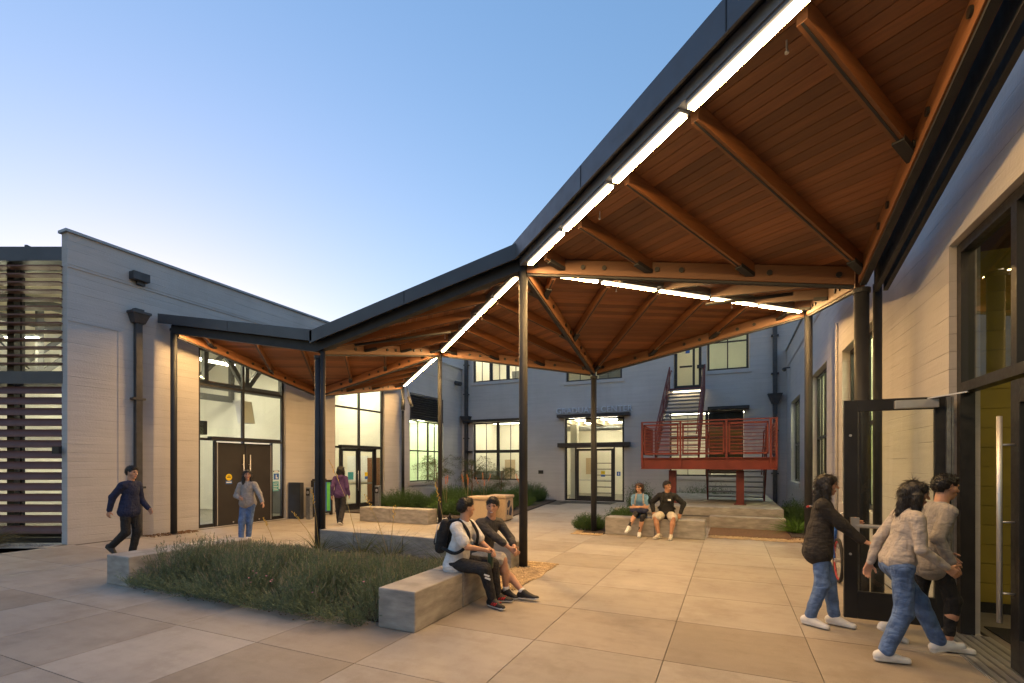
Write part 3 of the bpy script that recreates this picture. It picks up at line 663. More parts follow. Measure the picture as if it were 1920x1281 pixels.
MB().box(2.55, 3.9, 5.4, 7.0, .006, .018).build('door_mat', 'rubber', label='dark mat just inside the open glass doors', cat='mat')
MB().box(2.44, 7, 8.1, 23, -.05, 0).build('room_floor', 'room_floor', RB)
# ================================================================== CANOPY
GX = [-13.1, -8.1, -3.3, 1.6]; GY = [3.0, 7.8, 12.6, 17.4]
ZH, ZLo = 5.38, 4.42
ND = {'A': (GX[0], GY[1], ZH), 'B': (GX[1], GY[1], ZLo), 'C': (GX[2], GY[1], ZH), 'H': (GX[3], GY[1], ZLo), 'J': (GX[3], GY[0], ZH),
      'K': (GX[0], GY[2], ZLo), 'D': (GX[1], GY[2], ZH), 'F': (GX[2], GY[2], ZLo), 'G': (GX[3], GY[2], ZH), 'E': (GX[0], GY[3], ZH)}
ND = {k: Vector(v) for k, v in ND.items()}
CN = empty('canopy', (-4, 10, 0), 'folded timber canopy on dark steel posts with glowing light lines', 'canopy')
TRI = [('C', 'J', 'H', (.6, .8)), ('C', 'G', 'H', (.6, -.8)), ('C', 'G', 'F', (-.6, .8)), ('C', 'D', 'F', (.6, .8)), ('C', 'D', 'B', (-.8, -.6)),
       ('A', 'D', 'K', (-.6, .8)), ('A', 'D', 'B', (.6, -.8)), ('D', 'E', 'K', (-.8, -.6))]
def plane_z(a, b, c):
    n = (b-a).cross(c-a)
    return lambda x, y: a.z-(n.x*(x-a.x)+n.y*(y-a.y))/n.z
def clip(poly, nx, ny, c):      # keep nx*x+ny*y >= c
    out = []
    for i in range(len(poly)):
        p, q = poly[i], poly[(i+1) % len(poly)]
        dp, dq = p[0]*nx+p[1]*ny-c, q[0]*nx+q[1]*ny-c
        if dp >= 0: out.append(p)
        if dp*dq < 0:
            t = dp/(dp-dq); out.append((p[0]+(q[0]-p[0])*t, p[1]+(q[1]-p[1])*t))
    return out
def seg_hit(p, d, a, b):
    """ray p+t*d (2D) with segment ab -> t"""
    ex, ey = b[0]-a[0], b[1]-a[1]; den = d[0]*ey-d[1]*ex
    if abs(den) < 1e-9: return None
    t = ((a[0]-p[0])*ey-(a[1]-p[1])*ex)/den; s = ((a[0]-p[0])*d[1]-(a[1]-p[1])*d[0])/den
    return t if t > 1e-4 and -1e-6 <= s <= 1+1e-6 else None
for a, b, c, pd in TRI:
    va, vb, vc = ND[a], ND[b], ND[c]; zf = plane_z(va, vb, vc); tri = [(v.x, v.y) for v in (va, vb, vc)]
    rp = MB(); up = Vector((0, 0, 1))
    rp.add([v+up*.022 for v in (va, vb, vc)]+[v+up*.2 for v in (va, vb, vc)], [(0, 1, 2), (3, 4, 5), (0, 1, 4, 3), (1, 2, 5, 4), (2, 0, 3, 5)])
    rpo = rp.build('roof_panel', 'roof_metal', CN)
    d2 = Vector((-pd[1], pd[0]))     # plank direction
    vals = [x*pd[0]+y*pd[1] for x, y in tri]; k = min(vals); wv = .118
    while k < max(vals):
        poly = clip(clip(tri, pd[0], pd[1], k+.0035), -pd[0], -pd[1], -(k+wv-.0035)); k += wv
        if len(poly) < 3: continue
        n = len(poly); mb = MB()
        mb.add([(x, y, zf(x, y)) for x, y in poly]+[(x, y, zf(x, y)+.02) for x, y in poly], [tuple(range(n)), tuple(range(n, 2*n))]+[(i, (i+1) % n, n+(i+1) % n, n+i) for i in range(n)])
        mb.build('plank', 'soffit', rpo, uvdir=(d2.x, d2.y, 0))
    # seams on top
    if (a, b, c) == ('A', 'D', 'B'):
        sm = MB()
        for i in range(1, 10):
            t = i/10; p = va.lerp(vb, t); dd = Vector((.7071, -.7071)); h = None
            for e0, e1 in ((va, vc), (vb, vc)):
                hh = seg_hit((p.x, p.y), dd, (e0.x, e0.y), (e1.x, e1.y))
                if hh: h = hh
            if h: q = Vector((p.x+dd.x*h, p.y+dd.y*h, 0)); q.z = zf(q.x, q.y); sm.bar(p+up*.215, q+up*.215, .025, .03)
        sm.build('standing_seam', 'roof_metal', rpo)
    # purlins from ridge a-b to the other edges
    nP = 6
    for i in range(nP):
        t = (i+.55)/nP; p = va.lerp(vb, t); hit = None
        for e0, e1 in ((va, vc), (vb, vc)):
            hh = seg_hit((p.x, p.y), pd, (e0.x, e0.y), (e1.x, e1.y))
            if hh and (hit is None or hh > hit): hit = hh
        if not hit or hit < .35: continue
        q = Vector((p.x+pd[0]*(hit-.05), p.y+pd[1]*(hit-.05), 0)); q.z = zf(q.x, q.y)
        p2 = p+Vector((pd[0]*.14, pd[1]*.14, 0)); p2.z = zf(p2.x, p2.y)
        dz = Vector((0, 0, -.002))
        pu = MB().bar(p2+dz, q+dz, .085, .17, top=True).build('purlin', 'glulam', CN, uvdir=(q-p2))
        dr = (q-p2).normalized(); e0 = q-dr*.3
        MB().bar(e0-Vector((0, 0, .168)), q-Vector((0, 0, .168)), .1, .055).build('shoe', 'metal_dark', pu)
        MB().bar(p2-Vector((0, 0, .173)), e0-Vector((0, 0, .173)), .02, .012).build('tie_strip', 'metal_dark', pu)
bolt_me = MB().tube([(0, -.075, 0), (0, .075, 0)], .038, 12).mesh('bolt', 'bolt')
def beam(a, b, w=.11, h=.24, bolts=8, inset=.09):
    p, q = ND[a].copy(), ND[b].copy(); d = (q-p).normalized(); p = p+d*inset; q = q-d*inset; dz = Vector((0, 0, -.004))
    o = MB().bar(p+dz, q+dz, w, h, top=True).build('beam', 'glulam', CN, uvdir=d, bevel=.005)
    MB().bar(p-Vector((0, 0, h+.022)), q-Vector((0, 0, h+.022)), .07, .032).build('tie_rod', 'metal_dark', o)
    ang = math.atan2(d.y, d.x)
    for i in range(bolts):
        t = (i+.5)/bolts+(.025 if i % 2 else -.025); c = p.lerp(q, t)-Vector((0, 0, h*.5))
        link_mesh('bolt', bolt_me, o, c, (0, 0, ang))
for a, b in (('C', 'H'), ('B', 'D'), ('D', 'F'), ('F', 'G'), ('A', 'K'), ('K', 'E'), ('K', 'D'), ('C', 'F'), ('H', 'G'), ('J', 'H')): beam(a, b)
# steel front edge beams
for a, b in (('A', 'B'), ('B', 'C')):
    MB().bar(ND[a]-Vector((0, .0, .0)), ND[b], .14, .2, top=True).build('edge_beam', 'metal_dark', CN)
# ridge beams with light lines
def light_line(a, b, n=5, m0=.3, m1=.3):
    p, q = ND[a], ND[b]; d = (q-p).normalized(); L = (q-p).length
    MB().bar(p-Vector((0, 0, .004)), q-Vector((0, 0, .004)), .16, .13, top=True).build('ridge_beam', 'light_channel', CN)
    s = (L-m0-m1)/n
    for i in range(n):
        e0, e1 = p+d*(m0+i*s+.05), p+d*(m0+(i+1)*s-.05); dz = Vector((0, 0, -.138))
        hs_ = MB().bar(e0+dz, e1+dz, .13, .03, top=True).build('light_housing', 'light_channel', CN)
        sb = MB().bar(e0+dz*1.22, e1+dz*1.22, .08, .035, top=True); sb.m = [0]+[1]*5
        sb.build('light_strip', ['strip', 'strip_side'], hs_)
    for t in (.3, .72):        # sprinkler heads
        c = p.lerp(q, t)+Vector((-d.y, d.x, 0))*.28; c.z = p.z-.1
        MB().tube([c, c-Vector((0, 0, .09))], .008, 6).tube([c-Vector((0, 0, .09)), c-Vector((0, 0, .11))], .016, 8).build('sprinkler', 'alu', CN)
light_line('C', 'J', 5, .25, .2); light_line('C', 'D'); light_line('D', 'E', 5); light_line('C', 'G', 5, .25, .2); light_line('A', 'D', 5, .2, .3)
# fascias
def fascia(a, b, off, h=.34, low=-.1, ext0=0., ext1=0., m='fascia'):
    p, q = ND[a].copy(), ND[b].copy(); d = (q-p); dh = Vector((d.x, d.y, 0)).normalized(); d.normalize()
    n = Vector((dh.y, -dh.x, 0)); p = p-d*ext0; q = q+d*ext1; up = Vector((0, 0, 1))
    n0 = n*off; n1 = n*(off-.03)
    fo = MB().hexa([p+n0+up*low, q+n0+up*low, q+n1+up*low, p+n1+up*low, p+n0+up*(low+h), q+n0+up*(low+h), q+n1+up*(low+h), p+n1+up*(low+h)]).build('fascia', m, CN)
    # eave underside strip and roof cap
    MB().hexa([p+n1+up*(low+.06), q+n1+up*(low+.06), q+n*.07+up*(low+.06), p+n*.07+up*(low+.06), p+n1+up*(low+.085), q+n1+up*(low+.085), q+n*.07+up*(low+.085), p+n*.07+up*(low+.085)]).build('eave_soffit', 'metal_dark', fo)
    MB().hexa([p+n1*1.0+up*(low+h-.06), q+n1+up*(low+h-.06), q-n*.05+up*(low+h-.06), p-n*.05+up*(low+h-.06), p+n1+up*(low+h-.02), q+n1+up*(low+h-.02), q-n*.05+up*(low+h-.02), p-n*.05+up*(low+h-.02)]).build('roof_edge', 'roof_metal', fo)
    L = (q-p).length; nj = max(1, int(L/2.4))
    for i in range(1, nj):
        c = p.lerp(q, i/nj)+n*(off+.001)
        MB().hexa([c+up*(low+.01), c+dh*.012+up*(low+.01), c+dh*.012+n*.004+up*(low+.01), c+n*.004+up*(low+.01), c+up*(low+h-.01), c+dh*.012+up*(low+h-.01), c+dh*.012+n*.004+up*(low+h-.01), c+n*.004+up*(low+h-.01)]).build('seam', 'metal_dark', fo)
fascia('A', 'B', .22, .24, .0, .3, .03); fascia('B', 'C', .22, .26, -.04, .03, .05); fascia('C', 'J', .19, .3, -.04, .05, .3)
fascia('J', 'H', .09, .2, .01); fascia('D', 'E', .16, .2, .0)
for a, b in (('F', 'D'), ('G', 'F'), ('H', 'G'), ('K', 'A'), ('E', 'K')): fascia(a, b, .09, .22, .0)
# dark channels beside the wall-side beam
for off in (.16, .26):
    p, q = ND['J']+Vector((off, 0, -.04)), ND['H']+Vector((off, 0, -.04))
    MB().bar(p, q, .05, .3, top=True).build('channel', 'metal_dark', CN)
# posts
def post(k, r=.075, leader=None):
    n = ND[k]; top = n.z-(.1 if n.z > 5 else .3)
    o = MB().tube([(n.x, n.y, 0), (n.x, n.y, top)], r, 20).build('post', 'metal_dark', CN, smooth=False)
    o.data.polygons.foreach_set('use_smooth', [len(p.vertices) == 4 for p in o.data.polygons])
    MB().tube([(n.x, n.y, .002), (n.x, n.y, .02)], r+.05, 20).build('base_plate', 'metal_dark', o)
    MB().tube([(n.x, n.y, top-.04), (n.x, n.y, top+.02)], r+.015, 20).build('post_cap', 'metal_dark', o)
    if leader:
        x, y = n.x+leader[0], n.y+leader[1]
        l = MB().tube([(x, y, .3), (x, y, top+.1)], .052, 14).tube([(x, y, .0), (x, y, .3), (x, y, .42)], .075, 14).build('rain_leader', 'metal_dark', CN, smooth=True)
post('A'); post('B', leader=(.13, .0)); post('C'); post('D', .065); post('E', .065); post('F', .075); post('G', .08); post('H', .085, leader=(.2, .12)); post('J', .08); post('K', .07)
# spot lights at post E
for i, (x, y, z) in enumerate(((-12.9, 17.15, 4.62), (-12.7, 17.3, 4.7))):
    s = empty('spot_light', (x, y, z), ['dark tubular spot light pointing down beside the light line end', 'dark tubular spot light angled outward beside the light line end'][i], 'spot light', 'spot lights at the canopy corner')
    d = Vector((.12, -.2, -1)) if i == 0 else Vector((.5, -.3, -.75)); d.normalize()
    p = Vector((x, y, z))
    MB().tube([p, p+d*.5], .085, 12).build('barrel', 'black_plastic', s, smooth=True); MB().tube([p+d*.47, p+d*.505], .07, 12).build('lens', 'alu', s)
    MB().tube([p+d*.1, p+Vector((-.15, .05, .45))], .02, 6).build('arm', 'black_plastic', s)
# conduits under the soffit
for p, q in ((Vector((-7.6, 8.35, 4.45)), Vector((-6.0, 9.8, 4.92))), (Vector((-.4, 9.6, 4.75)), Vector((.9, 8.8, 4.5)))):
    MB().tube([p, q], .03, 8).build('conduit', 'metal_dark', CN, smooth=True)
# ================================================================== CONCRETE SEATS
def seat(label, x0, x1, y0, y1, cuts, axis, z=.44, loc=None):
    if not cuts:
        return MB().box(x0, x1, y0, y1, 0, z).build('concrete_bench', 'bench_conc', bevel=.014, label=label, cat='bench')
    r = empty('concrete_bench', ((x0+x1)/2, (y0+y1)/2, 0), label, 'bench')
    cs = sorted(cuts); g = .006
    lo, hi = (x0, x1) if axis == 'x' else (y0, y1)
    e = [lo]+cs+[hi]
    for i in range(len(e)-1):
        a, b = e[i]+(g if i else 0), e[i+1]-(g if i < len(e)-2 else 0)
        if axis == 'x': MB().box(a, b, y0, y1, 0, z).build('block', 'bench_conc', r, bevel=.014)
        else: MB().box(x0, x1, a, b, 0, z).build('block', 'bench_conc', r, bevel=.014)
    return r
lbn = seat('low concrete bench wall at the shrub bed end beside the hall', -8.6, -8.03, 4.15, 6.15, None, 'y')
mb = MB(); mb.tube([(-8.2, 5.1, .452), (-8.2, 5.1, .475), (-8.2, 5.6, .475), (-8.2, 5.6, .452)], .008, 6); tag(mb.build('skate_stop', 'alu'), 'thin metal skate stop on the bench wall top', 'skate stop')
seat('concrete bench with two seated students on it beside the shrub bed', -3.55, -3.06, 4.27, 6.27, [5.29], 'y')
seat('long block bench closing the back of the shrub bed', -7.8, -3.42, 7.55, 8.05, [-6.9, -5.7, -4.5], 'x')
seat('free-standing two-block bench in front of the glazed double doors', -10.8, -8.2, 12.1, 12.6, [-9.6], 'x')
seat('two-block bench with two students on it below the red stair platform', -2.95, -.55, 12.4, 12.95, [-1.7], 'x')
seat('short bench block between the small shrubs and the stair platform', -3.3, -2.35, 15.2, 15.75, None, 'x')
# stair platform: two slabs
pl = empty('stair_platform', (-.6, 17, 0), 'stepped pale concrete platform under the red steel stair', 'platform')
MB().box(-2.3, 1.3, 15.15, 22.9, .0, .3).build('slab', 'bench_conc', pl, bevel=.012); MB().box(-2.34, 1.34, 15.1, 22.9, .312, .56).build('slab', 'bench_conc', pl, bevel=.012)
MB().box(-.53, 1.36, 14.75, 15.08, 0, .34).build('kerb_block', 'bench_conc', pl, bevel=.012)
# ================================================================== LITTER BINS
for i, (x, y, lab) in enumerate(((-7.0, 13.3, 'sand-coloured concrete litter bin in front of its twin beside the path'), (-6.75, 14.05, 'sand-coloured concrete litter bin with a dark printed emblem on its side'))):
    b = empty('litter_bin', (x, y, 0), lab, 'litter bin', 'concrete litter bins by the path')
    MB().box(x-.33, x+.33, y-.3, y+.3, .03, .72).build('body', 'bin_conc', b, bevel=.03); MB().box(x-.36, x+.36, y-.33, y+.33, .722, .82).build('lid', 'bin_conc', b, bevel=.03)
    MB().box(x-.28, x+.28, y-.25, y+.25, 0, .03).build('plinth', 'rubber', b)
    if i:
        FX = Fr((x+.332, y, 0), (0, 1, 0), (1, 0, 0)); mb = MB()
        for pts in ([(-.06, .2), (.1, .16), (.18, .34), (.12, .5), (.02, .42), (-.04, .3)], [(-.16, .42), (-.02, .46), (.06, .62), (-.06, .68), (-.18, .58)], [(-.2, .2), (-.12, .22), (-.1, .36), (-.18, .36)]):
            n = len(pts); mb.add([FX.pt(a, z, .0) for a, z in pts]+[FX.pt(a, z, .003) for a, z in pts], [tuple(range(n)), tuple(range(n, 2*n))]+[(k, (k+1) % n, n+(k+1) % n, n+k) for k in range(n)])
        mb.build('emblem', 'navy_logo', b)
# ================================================================== RED STEEL STAIR
RS = empty('steel_staircase', (-.6, 17.5, .56), 'rust-red steel stair and landing with mesh railings', 'staircase')
Y0, X0, X1, DZ = 16.0, -2.62, 1.26, 2.02
def ibeam(p, q, h=.36, w=.2):
    p, q = Vector(p), Vector(q)
    mb = MB().bar(p, q, .02, h-.04); mb.bar(p+Vector((0, 0, h/2-.01)), q+Vector((0, 0, h/2-.01)), w, .022); mb.bar(p-Vector((0, 0, h/2-.01)), q-Vector((0, 0, h/2-.01)), w, .022)
    return mb
YD = 17.35
ibeam((X0, Y0, DZ-.19), (X1, Y0, DZ-.19)).build('deck_beam', 'red', RS); ibeam((X0, YD, DZ-.19), (X1, YD, DZ-.19)).build('deck_beam', 'red', RS)
for x in (X0+.06, -.68, X1-.06): ibeam((x, Y0+.11, DZ-.2), (x, YD-.11, DZ-.2), .3, .14).build('deck_joist', 'red', RS)
MB().box(X0+.1, X1-.1, Y0+.11, YD-.11, DZ-.03, DZ-.005).build('deck_plate', 'red_dark', RS)
MB().box(X0+.0, -.98, YD+.11, 18.4, DZ-.2, DZ-.005).build('deck_plate', 'red_dark', RS)
for x in (-1.7, .28):
    c = MB().box(x-.11, x+.11, 16.36, 16.58, .585, DZ-.41).build('column', 'red_dark', RS); MB().box(x-.17, x+.17, 16.3, 16.64, .562, .584).build('base_plate', 'red_dark', c)
def rail_panel(p, q, z0, h=1.08, sub=True):
    """framed mesh panel between p and q (2D)"""
    p, q = Vector((*p, 0)), Vector((*q, 0)); d = (q-p).normalized(); L = (q-p).length; up = Vector((0, 0, 1)); a = p+up*(z0+.09)
    mb = MB()
    for zz in (.12, h-.05): mb.bar(p+up*(z0+zz), q+up*(z0+zz), .03, .06)
    for e in (p+d*.025, q-d*.025): mb.bar(e+up*(z0+.1), e+up*(z0+h-.03), .03, .05, up=d)
    o = mb.build('railing_panel', 'red', RS)
    hb_ = MB()
    for k in range(8): zz = z0+.2+k*.105; hb_.bar(p+d*.05+up*zz, q-d*.05+up*zz, .016, .02)
    hb_.build('rail_bars', 'red', o)
    vb = MB(); n = int(L/.03)
    for k in range(1, n): c = p+d*(L*k/n); vb.bar(c+up*(z0+.14), c+up*(z0+h-.07), .015, .006, up=d)
    vb.build('mesh_infill', 'red', o, kind='stuff')
    return o
xs = [X0+.03, -1.42, -.1, 1.08]
for i in range(3): rail_panel((xs[i]+.05, Y0-.02), (xs[i+1]-.05, Y0-.02), DZ)
for x in xs+[X1-.03]:
    MB().box(x-.03, x+.03, Y0-.06, Y0+.02, DZ-.3, DZ+1.12).build('railing_post', 'red', RS)
MB().bar((X0, Y0-.02, DZ+1.13), (X1, Y0-.02, DZ+1.13), .09, .035).build('top_rail', 'red', RS)
rail_panel((X1-.03, Y0+.05), (X1-.03, YD), DZ); rail_panel((X0+.03, Y0+.05), (X0+.03, 18.3), DZ)
def flight(x0, x1, ya, za, yb, zb, n, rail=True, nm='flight'):
    for x in (x0, x1):
        s = MB().bar((x, ya, za), (x, yb, zb), .045, .34).build('stringer', 'red_dark', RS)
        if rail:
            mb = MB(); hz = Vector((0, 0, 1.0))
            mb.bar(Vector((x, ya, za))+hz, Vector((x, yb, zb))+hz, .05, .06); mb.bar(Vector((x, ya, za))+hz*.5, Vector((x, yb, zb))+hz*.5, .03, .04)
            for k in range(0, 5):
                c = Vector((x, ya, za)).lerp(Vector((x, yb, zb)), k/4); mb.bar(c, c+hz, .04, .05, up=(0, 1, 0))
            for k in range(1, 40):
                c = Vector((x, ya, za)).lerp(Vector((x, yb, zb)), k/40); mb.bar(c+Vector((0, 0, .15)), c+hz, .008, .008, up=(0, 1, 0))
            mb.build('railing', 'red_dark', s)
            ins = .07 if x == x0 else -.07
            MB().tube([Vector((x+ins, ya, za+.86)), Vector((x+ins, yb, zb+.86)), Vector((x+ins, yb+.25*(1 if yb > ya else -1), zb+.86))], .02, 8).build('handrail', 'red', s, smooth=True)
    for k in range(n):
        t = (k+.5)/n; y, z = ya+(yb-ya)*t, za+(zb-za)*t
        MB().box(x0+.03, x1-.03, y-.15, y+.15, z-.02, z+.02).build('tread', 'tread', RS)
flight(-2.5, -1.02, 18.35, DZ+.02, 22.95, 5.2, 17)
MB().box(-2.5, -1.0, 22.85, 23.12, 5.12, 5.22).build('upper_landing', 'red_dark', RS)
flight(-.72, 1.05, 18.6, .6, 17.3, DZ-.02, 8)
MB().box(-2.35, -1.2, 22.95, 23.0, 5.05, 5.1).build('step_light', 'room_lamp_dim', RS)
# ================================================================== ENTRANCE HARDWARE
def pushpost(x, y, lab):
    p = empty('push_button_post', (x, y, 0), lab, 'push post', 'door opener posts')
    MB().box(x-.09, x+.09, y-.06, y+.06, 0, 1.05).build('pillar', 'galv', p, bevel=.006)
    n = Vector((ST, -CT, 0)); c = Vector((x, y, .88))+Vector((.0, -.062, 0))
    MB().tube([c, c-Vector((0, .012, 0))], .055, 16).build('button', 'alu', p, smooth=False); MB().box(x-.075, x+.075, y-.066, y-.061, .78, 1.0).build('button_plate', 'black_plastic', p)
pushpost(-12.6, 11.75, 'steel door-opener post with push button between black doors and info stand')
pushpost(-11.4, 13.7, 'steel door-opener post with push button before the glazed double doors')
st = empty('info_stand', (-13.05, 12.75, 0), 'upright dark info stand with blue and green poster against the hall wall', 'info stand')
mb = MB(); mb.box(-13.12, -13.02, 12.3, 12.36, 0, 1.25); mb.box(-13.12, -13.02, 13.14, 13.2, 0, 1.25); mb.box(-13.12, -13.02, 12.36, 13.14, 1.18, 1.25); mb.box(-13.12, -13.02, 12.36, 13.14, .08, .14)
mb.build('frame', 'frame', st); MB().box(-13.09, -13.05, 12.362, 13.138, .142, 1.178).build('poster', 'print_blue', st); MB().box(-13.049, -13.046, 12.95, 13.1, .16, 1.16).build('poster_band', 'print_green', st)
MB().box(-13.13, -13.01, 12.36, 12.9, 1.251, 1.3).build('header', 'black_plastic', st)
tag(MB().box(-13.45, -12.9, 11.65, 11.8, 0, 1.2).build('steel_bollard', 'metal_dark', bevel=.01), 'square dark steel bollard against the hall wall right of the black doors', 'bollard')
# security camera on the right wall
cm = empty('security_camera', (2.1, 21.9, 5.6), 'small dark security camera high in the far right corner', 'security camera')
MB().tube([(2.16, 21.9, 5.62), (1.95, 21.9, 5.62)], .025, 8).build('arm', 'gutter', cm); MB().tube([(1.95, 22.05, 5.6), (1.93, 21.6, 5.5)], .07, 10).build('housing', 'gutter', cm, smooth=True)
wl = empty('wall_light', (-13.4, 22.6, 6.1), 'round dark lamp on the hall wall near the back corner', 'light')
MB().tube([(-13.5, 22.5, 6.2), (-13.15, 22.5, 6.1)], .12, 12).build('housing', 'gutter', wl)
# ================================================================== BICYCLE
bk = empty('bicycle', (1.62, 9.1, 0), 'blue cruiser bicycle with swept handlebar parked behind the open door', 'bicycle')
def ring(c, R, r, axis, n=28, m=8):
    mb = MB(); c = Vector(c); pts = [c+Vector((0, math.cos(2*math.pi*k/n)*R, math.sin(2*math.pi*k/n)*R)) for k in range(n+1)]
    return mb.tube(pts, r, m, caps=False)
pmat('bike_blue', (.02, .1, .4), .1, 10, .3); pmat('bike_red', (.35, .02, .03), .1, 10, .5)
bx = 1.5
for y in (8.75, 9.85):
    wh = MB().tube([(bx-.05, y, .34), (bx+.05, y, .34)], .03, 10).build('wheel', 'alu', bk)
    ring((bx, y, .34), .315, .024, 'x').build('tyre', 'rubber', wh, smooth=True); ring((bx, y, .34), .285, .014, 'x').build('rim', 'bike_red', wh, smooth=True)
    sp = MB()
    for k in range(18):
        t = 2*math.pi*k/18; sp.tube([(bx+(.03 if k % 2 else -.03), y, .34), (bx, y+math.cos(t)*.28, .34+math.sin(t)*.28)], .002, 4)
    sp.build('spokes', 'alu', wh)
fm = MB(); hd = Vector((bx, 8.95, .78)); sd_ = Vector((bx, 9.5, .72)); bb_ = Vector((bx, 9.38, .32)); rr = Vector((bx, 9.85, .34)); ff = Vector((bx, 8.75, .34))
fm.tube([hd+Vector((0, .02, -.12)), bb_], .02, 8).tube([hd, Vector((bx, 9.2, .74)), sd_], .018, 8).tube([bb_, sd_+Vector((0, .05, .12))], .018, 8)
for s in (-.045, .045): fm.tube([bb_+Vector((s, 0, 0)), rr+Vector((s, 0, 0))], .011, 6).tube([sd_+Vector((s*.6, 0, 0)), rr+Vector((s, 0, 0))], .01, 6).tube([hd+Vector((s, -.02, -.17)), ff+Vector((s, 0, 0))], .013, 6)
fm.tube([hd+Vector((0, .03, -.18)), hd+Vector((0, -.03, .14))], .024, 8).build('frame', 'bike_blue', bk, smooth=True)
hbz = hd+Vector((0, -.02, .2))
MB().tube([hd+Vector((0, -.02, .1)), hbz, hbz+Vector((-.12, -.02, .1)), hbz+Vector((-.28, .08, .16)), hbz+Vector((-.33, .22, .14))], .013, 8).tube([hbz, hbz+Vector((.12, -.02, .1)), hbz+Vector((.28, .08, .16)), hbz+Vector((.33, .22, .14))], .013, 8).build('handlebar', 'alu', bk, smooth=True)
for s in (-1, 1): MB().tube([hbz+Vector((s*.325, .2, .141)), hbz+Vector((s*.34, .34, .12))], .02, 8).build('grip', 'bike_red', bk, smooth=True)
MB().add([(bx-.04, 9.35, .93), (bx+.04, 9.35, .93), (bx+.13, 9.72, .94), (bx-.13, 9.72, .94), (bx-.03, 9.35, .98), (bx+.03, 9.35, .98), (bx+.11, 9.72, 1.0), (bx-.11, 9.72, 1.0)], [(0, 1, 2, 3), (4, 5, 6, 7), (0, 1, 5, 4), (1, 2, 6, 5), (2, 3, 7, 6), (3, 0, 4, 7)]).build('saddle', 'black_plastic', bk, bevel=.02)
# ================================================================== PLANTING
def soil(poly, name='planter_soil', m='soil', z=.03): return MB().prism(poly, -.01, z).build(name, m, kind='structure')
soil([(-8.02, 4.3), (-3.56, 4.4), (-3.56, 7.54), (-8.02, 7.54)])
soil([(-13.3, 13.9), (-7.5, 13.9), (-6.8, 15.0), (-7.9, 22.9), (-13.3, 22.9)], z=.04)
soil([(-3.55, 12.3), (-2.97, 12.3), (-2.97, 13.0), (-2.4, 13.0), (-2.4, 15.1), (-3.55, 15.1)])
soil([(-3.4, 15.8), (-2.36, 15.8), (-2.36, 23.), (-3.4, 23.)])
soil([(1.38, 13.6), (2.13, 13.6), (2.13, 23.0), (1.38, 23.0)]); soil([(-.5, 13.2), (1.36, 13.2), (1.36, 14.74), (-.5, 14.74)], 'mulch_bed', 'mulch')
R_ = np.random.RandomState(11)
class Leaves:
    """batch of thin leaf blades: numpy quads"""
    def __init__(s): s.v = []; s.f = []; s.n = 0; s.mi = []
    def strips(s, P, D, Wd, L, bend, seg=2, mi=0, taper=1.0):
        """P (n,3) bases, D (n,3) unit directions, widths, lengths, bend (n,3) displacement at the tip"""
        n = len(P)
        if n == 0: return
        side = np.cross(D, R_.normal(size=(n, 3))); side /= np.linalg.norm(side, axis=1, keepdims=True)+1e-9
        rows = []
        for k in range(seg+1):
            t = k/seg; c = P+D*(L[:, None]*t)+bend*(t*t)
            w = (Wd*(1-taper*t*.85))[:, None]*.5
            rows.append(c-side*w); rows.append(c+side*w)
        V = np.stack(rows, 1)          # n, 2(seg+1), 3
        m = 2*(seg+1); base = s.n+np.arange(n)*m
        for k in range(seg):
            s.f.append(np.stack([base+2*k, base+2*k+1, base+2*k+3, base+2*k+2], 1)); s.mi.append(np.full(n, mi, dtype=np.int32))
        s.v.append(V.reshape(-1, 3)); s.n += n*m
    def mesh(s, name, mats):
        V = np.concatenate(s.v).astype(np.float32); F = np.concatenate(s.f).astype(np.int32); mi = np.concatenate(s.mi)
        me = bpy.data.meshes.new(name); me.vertices.add(len(V)); me.vertices.foreach_set('co', V.ravel())
        me.loops.add(F.size); me.loops.foreach_set('vertex_index', F.ravel()); me.polygons.add(len(F))
        me.polygons.foreach_set('loop_start', np.arange(0, F.size, 4, dtype=np.int32)); me.polygons.foreach_set('material_index', mi)
        for mt in mats: me.materials.append(MATS[mt])
        me.update(calc_edges=True); return me
def unit(a): return a/(np.linalg.norm(a, axis=1, keepdims=True)+1e-9)
def sprigs(lv, B, H, lean, per=16, leafL=.035, leafW=.006, tip=None, stem_w=.004, out=None):
    """B (n,3) bases; each sprig is an upright stem with short leaves all along"""
    n = len(B); D = unit(np.stack([R_.normal(0, lean, n), R_.normal(0, lean, n), np.ones(n)], 1)+(0 if out is None else out)); bend = np.stack([R_.normal(0, .03, n), R_.normal(0, .03, n), np.zeros(n)], 1)
    lv.strips(B, D, np.full(n, stem_w), H, bend, 2, 0)
    t = np.tile(np.linspace(.12, .98, per), n); i = np.repeat(np.arange(n), per)
    P = B[i]+D[i]*(H[i]*t)[:, None]+bend[i]*(t*t)[:, None]
    dd = unit(D[i]*1.1+R_.normal(0, .55, (n*per, 3)))
    dry = R_.rand(n*per) < .14
    lv.strips(P[dry], dd[dry], np.full(dry.sum(), leafW), np.full(dry.sum(), leafL), np.zeros((dry.sum(), 3)), 1, 1)
    lv.strips(P, dd, R_.uniform(.7, 1.3, n*per)*leafW, R_.uniform(.6, 1.3, n*per)*leafL, R_.normal(0, .004, (n*per, 3)), 1, 0)
    if tip:
        sel = R_.rand(n) < tip; k = sel.sum()
        lv.strips(B[sel]+D[sel]*H[sel][:, None]*.98, D[sel], np.full(k, .013), R_.uniform(.04, .09, k), np.zeros((k, 3)), 1, 1, .4)
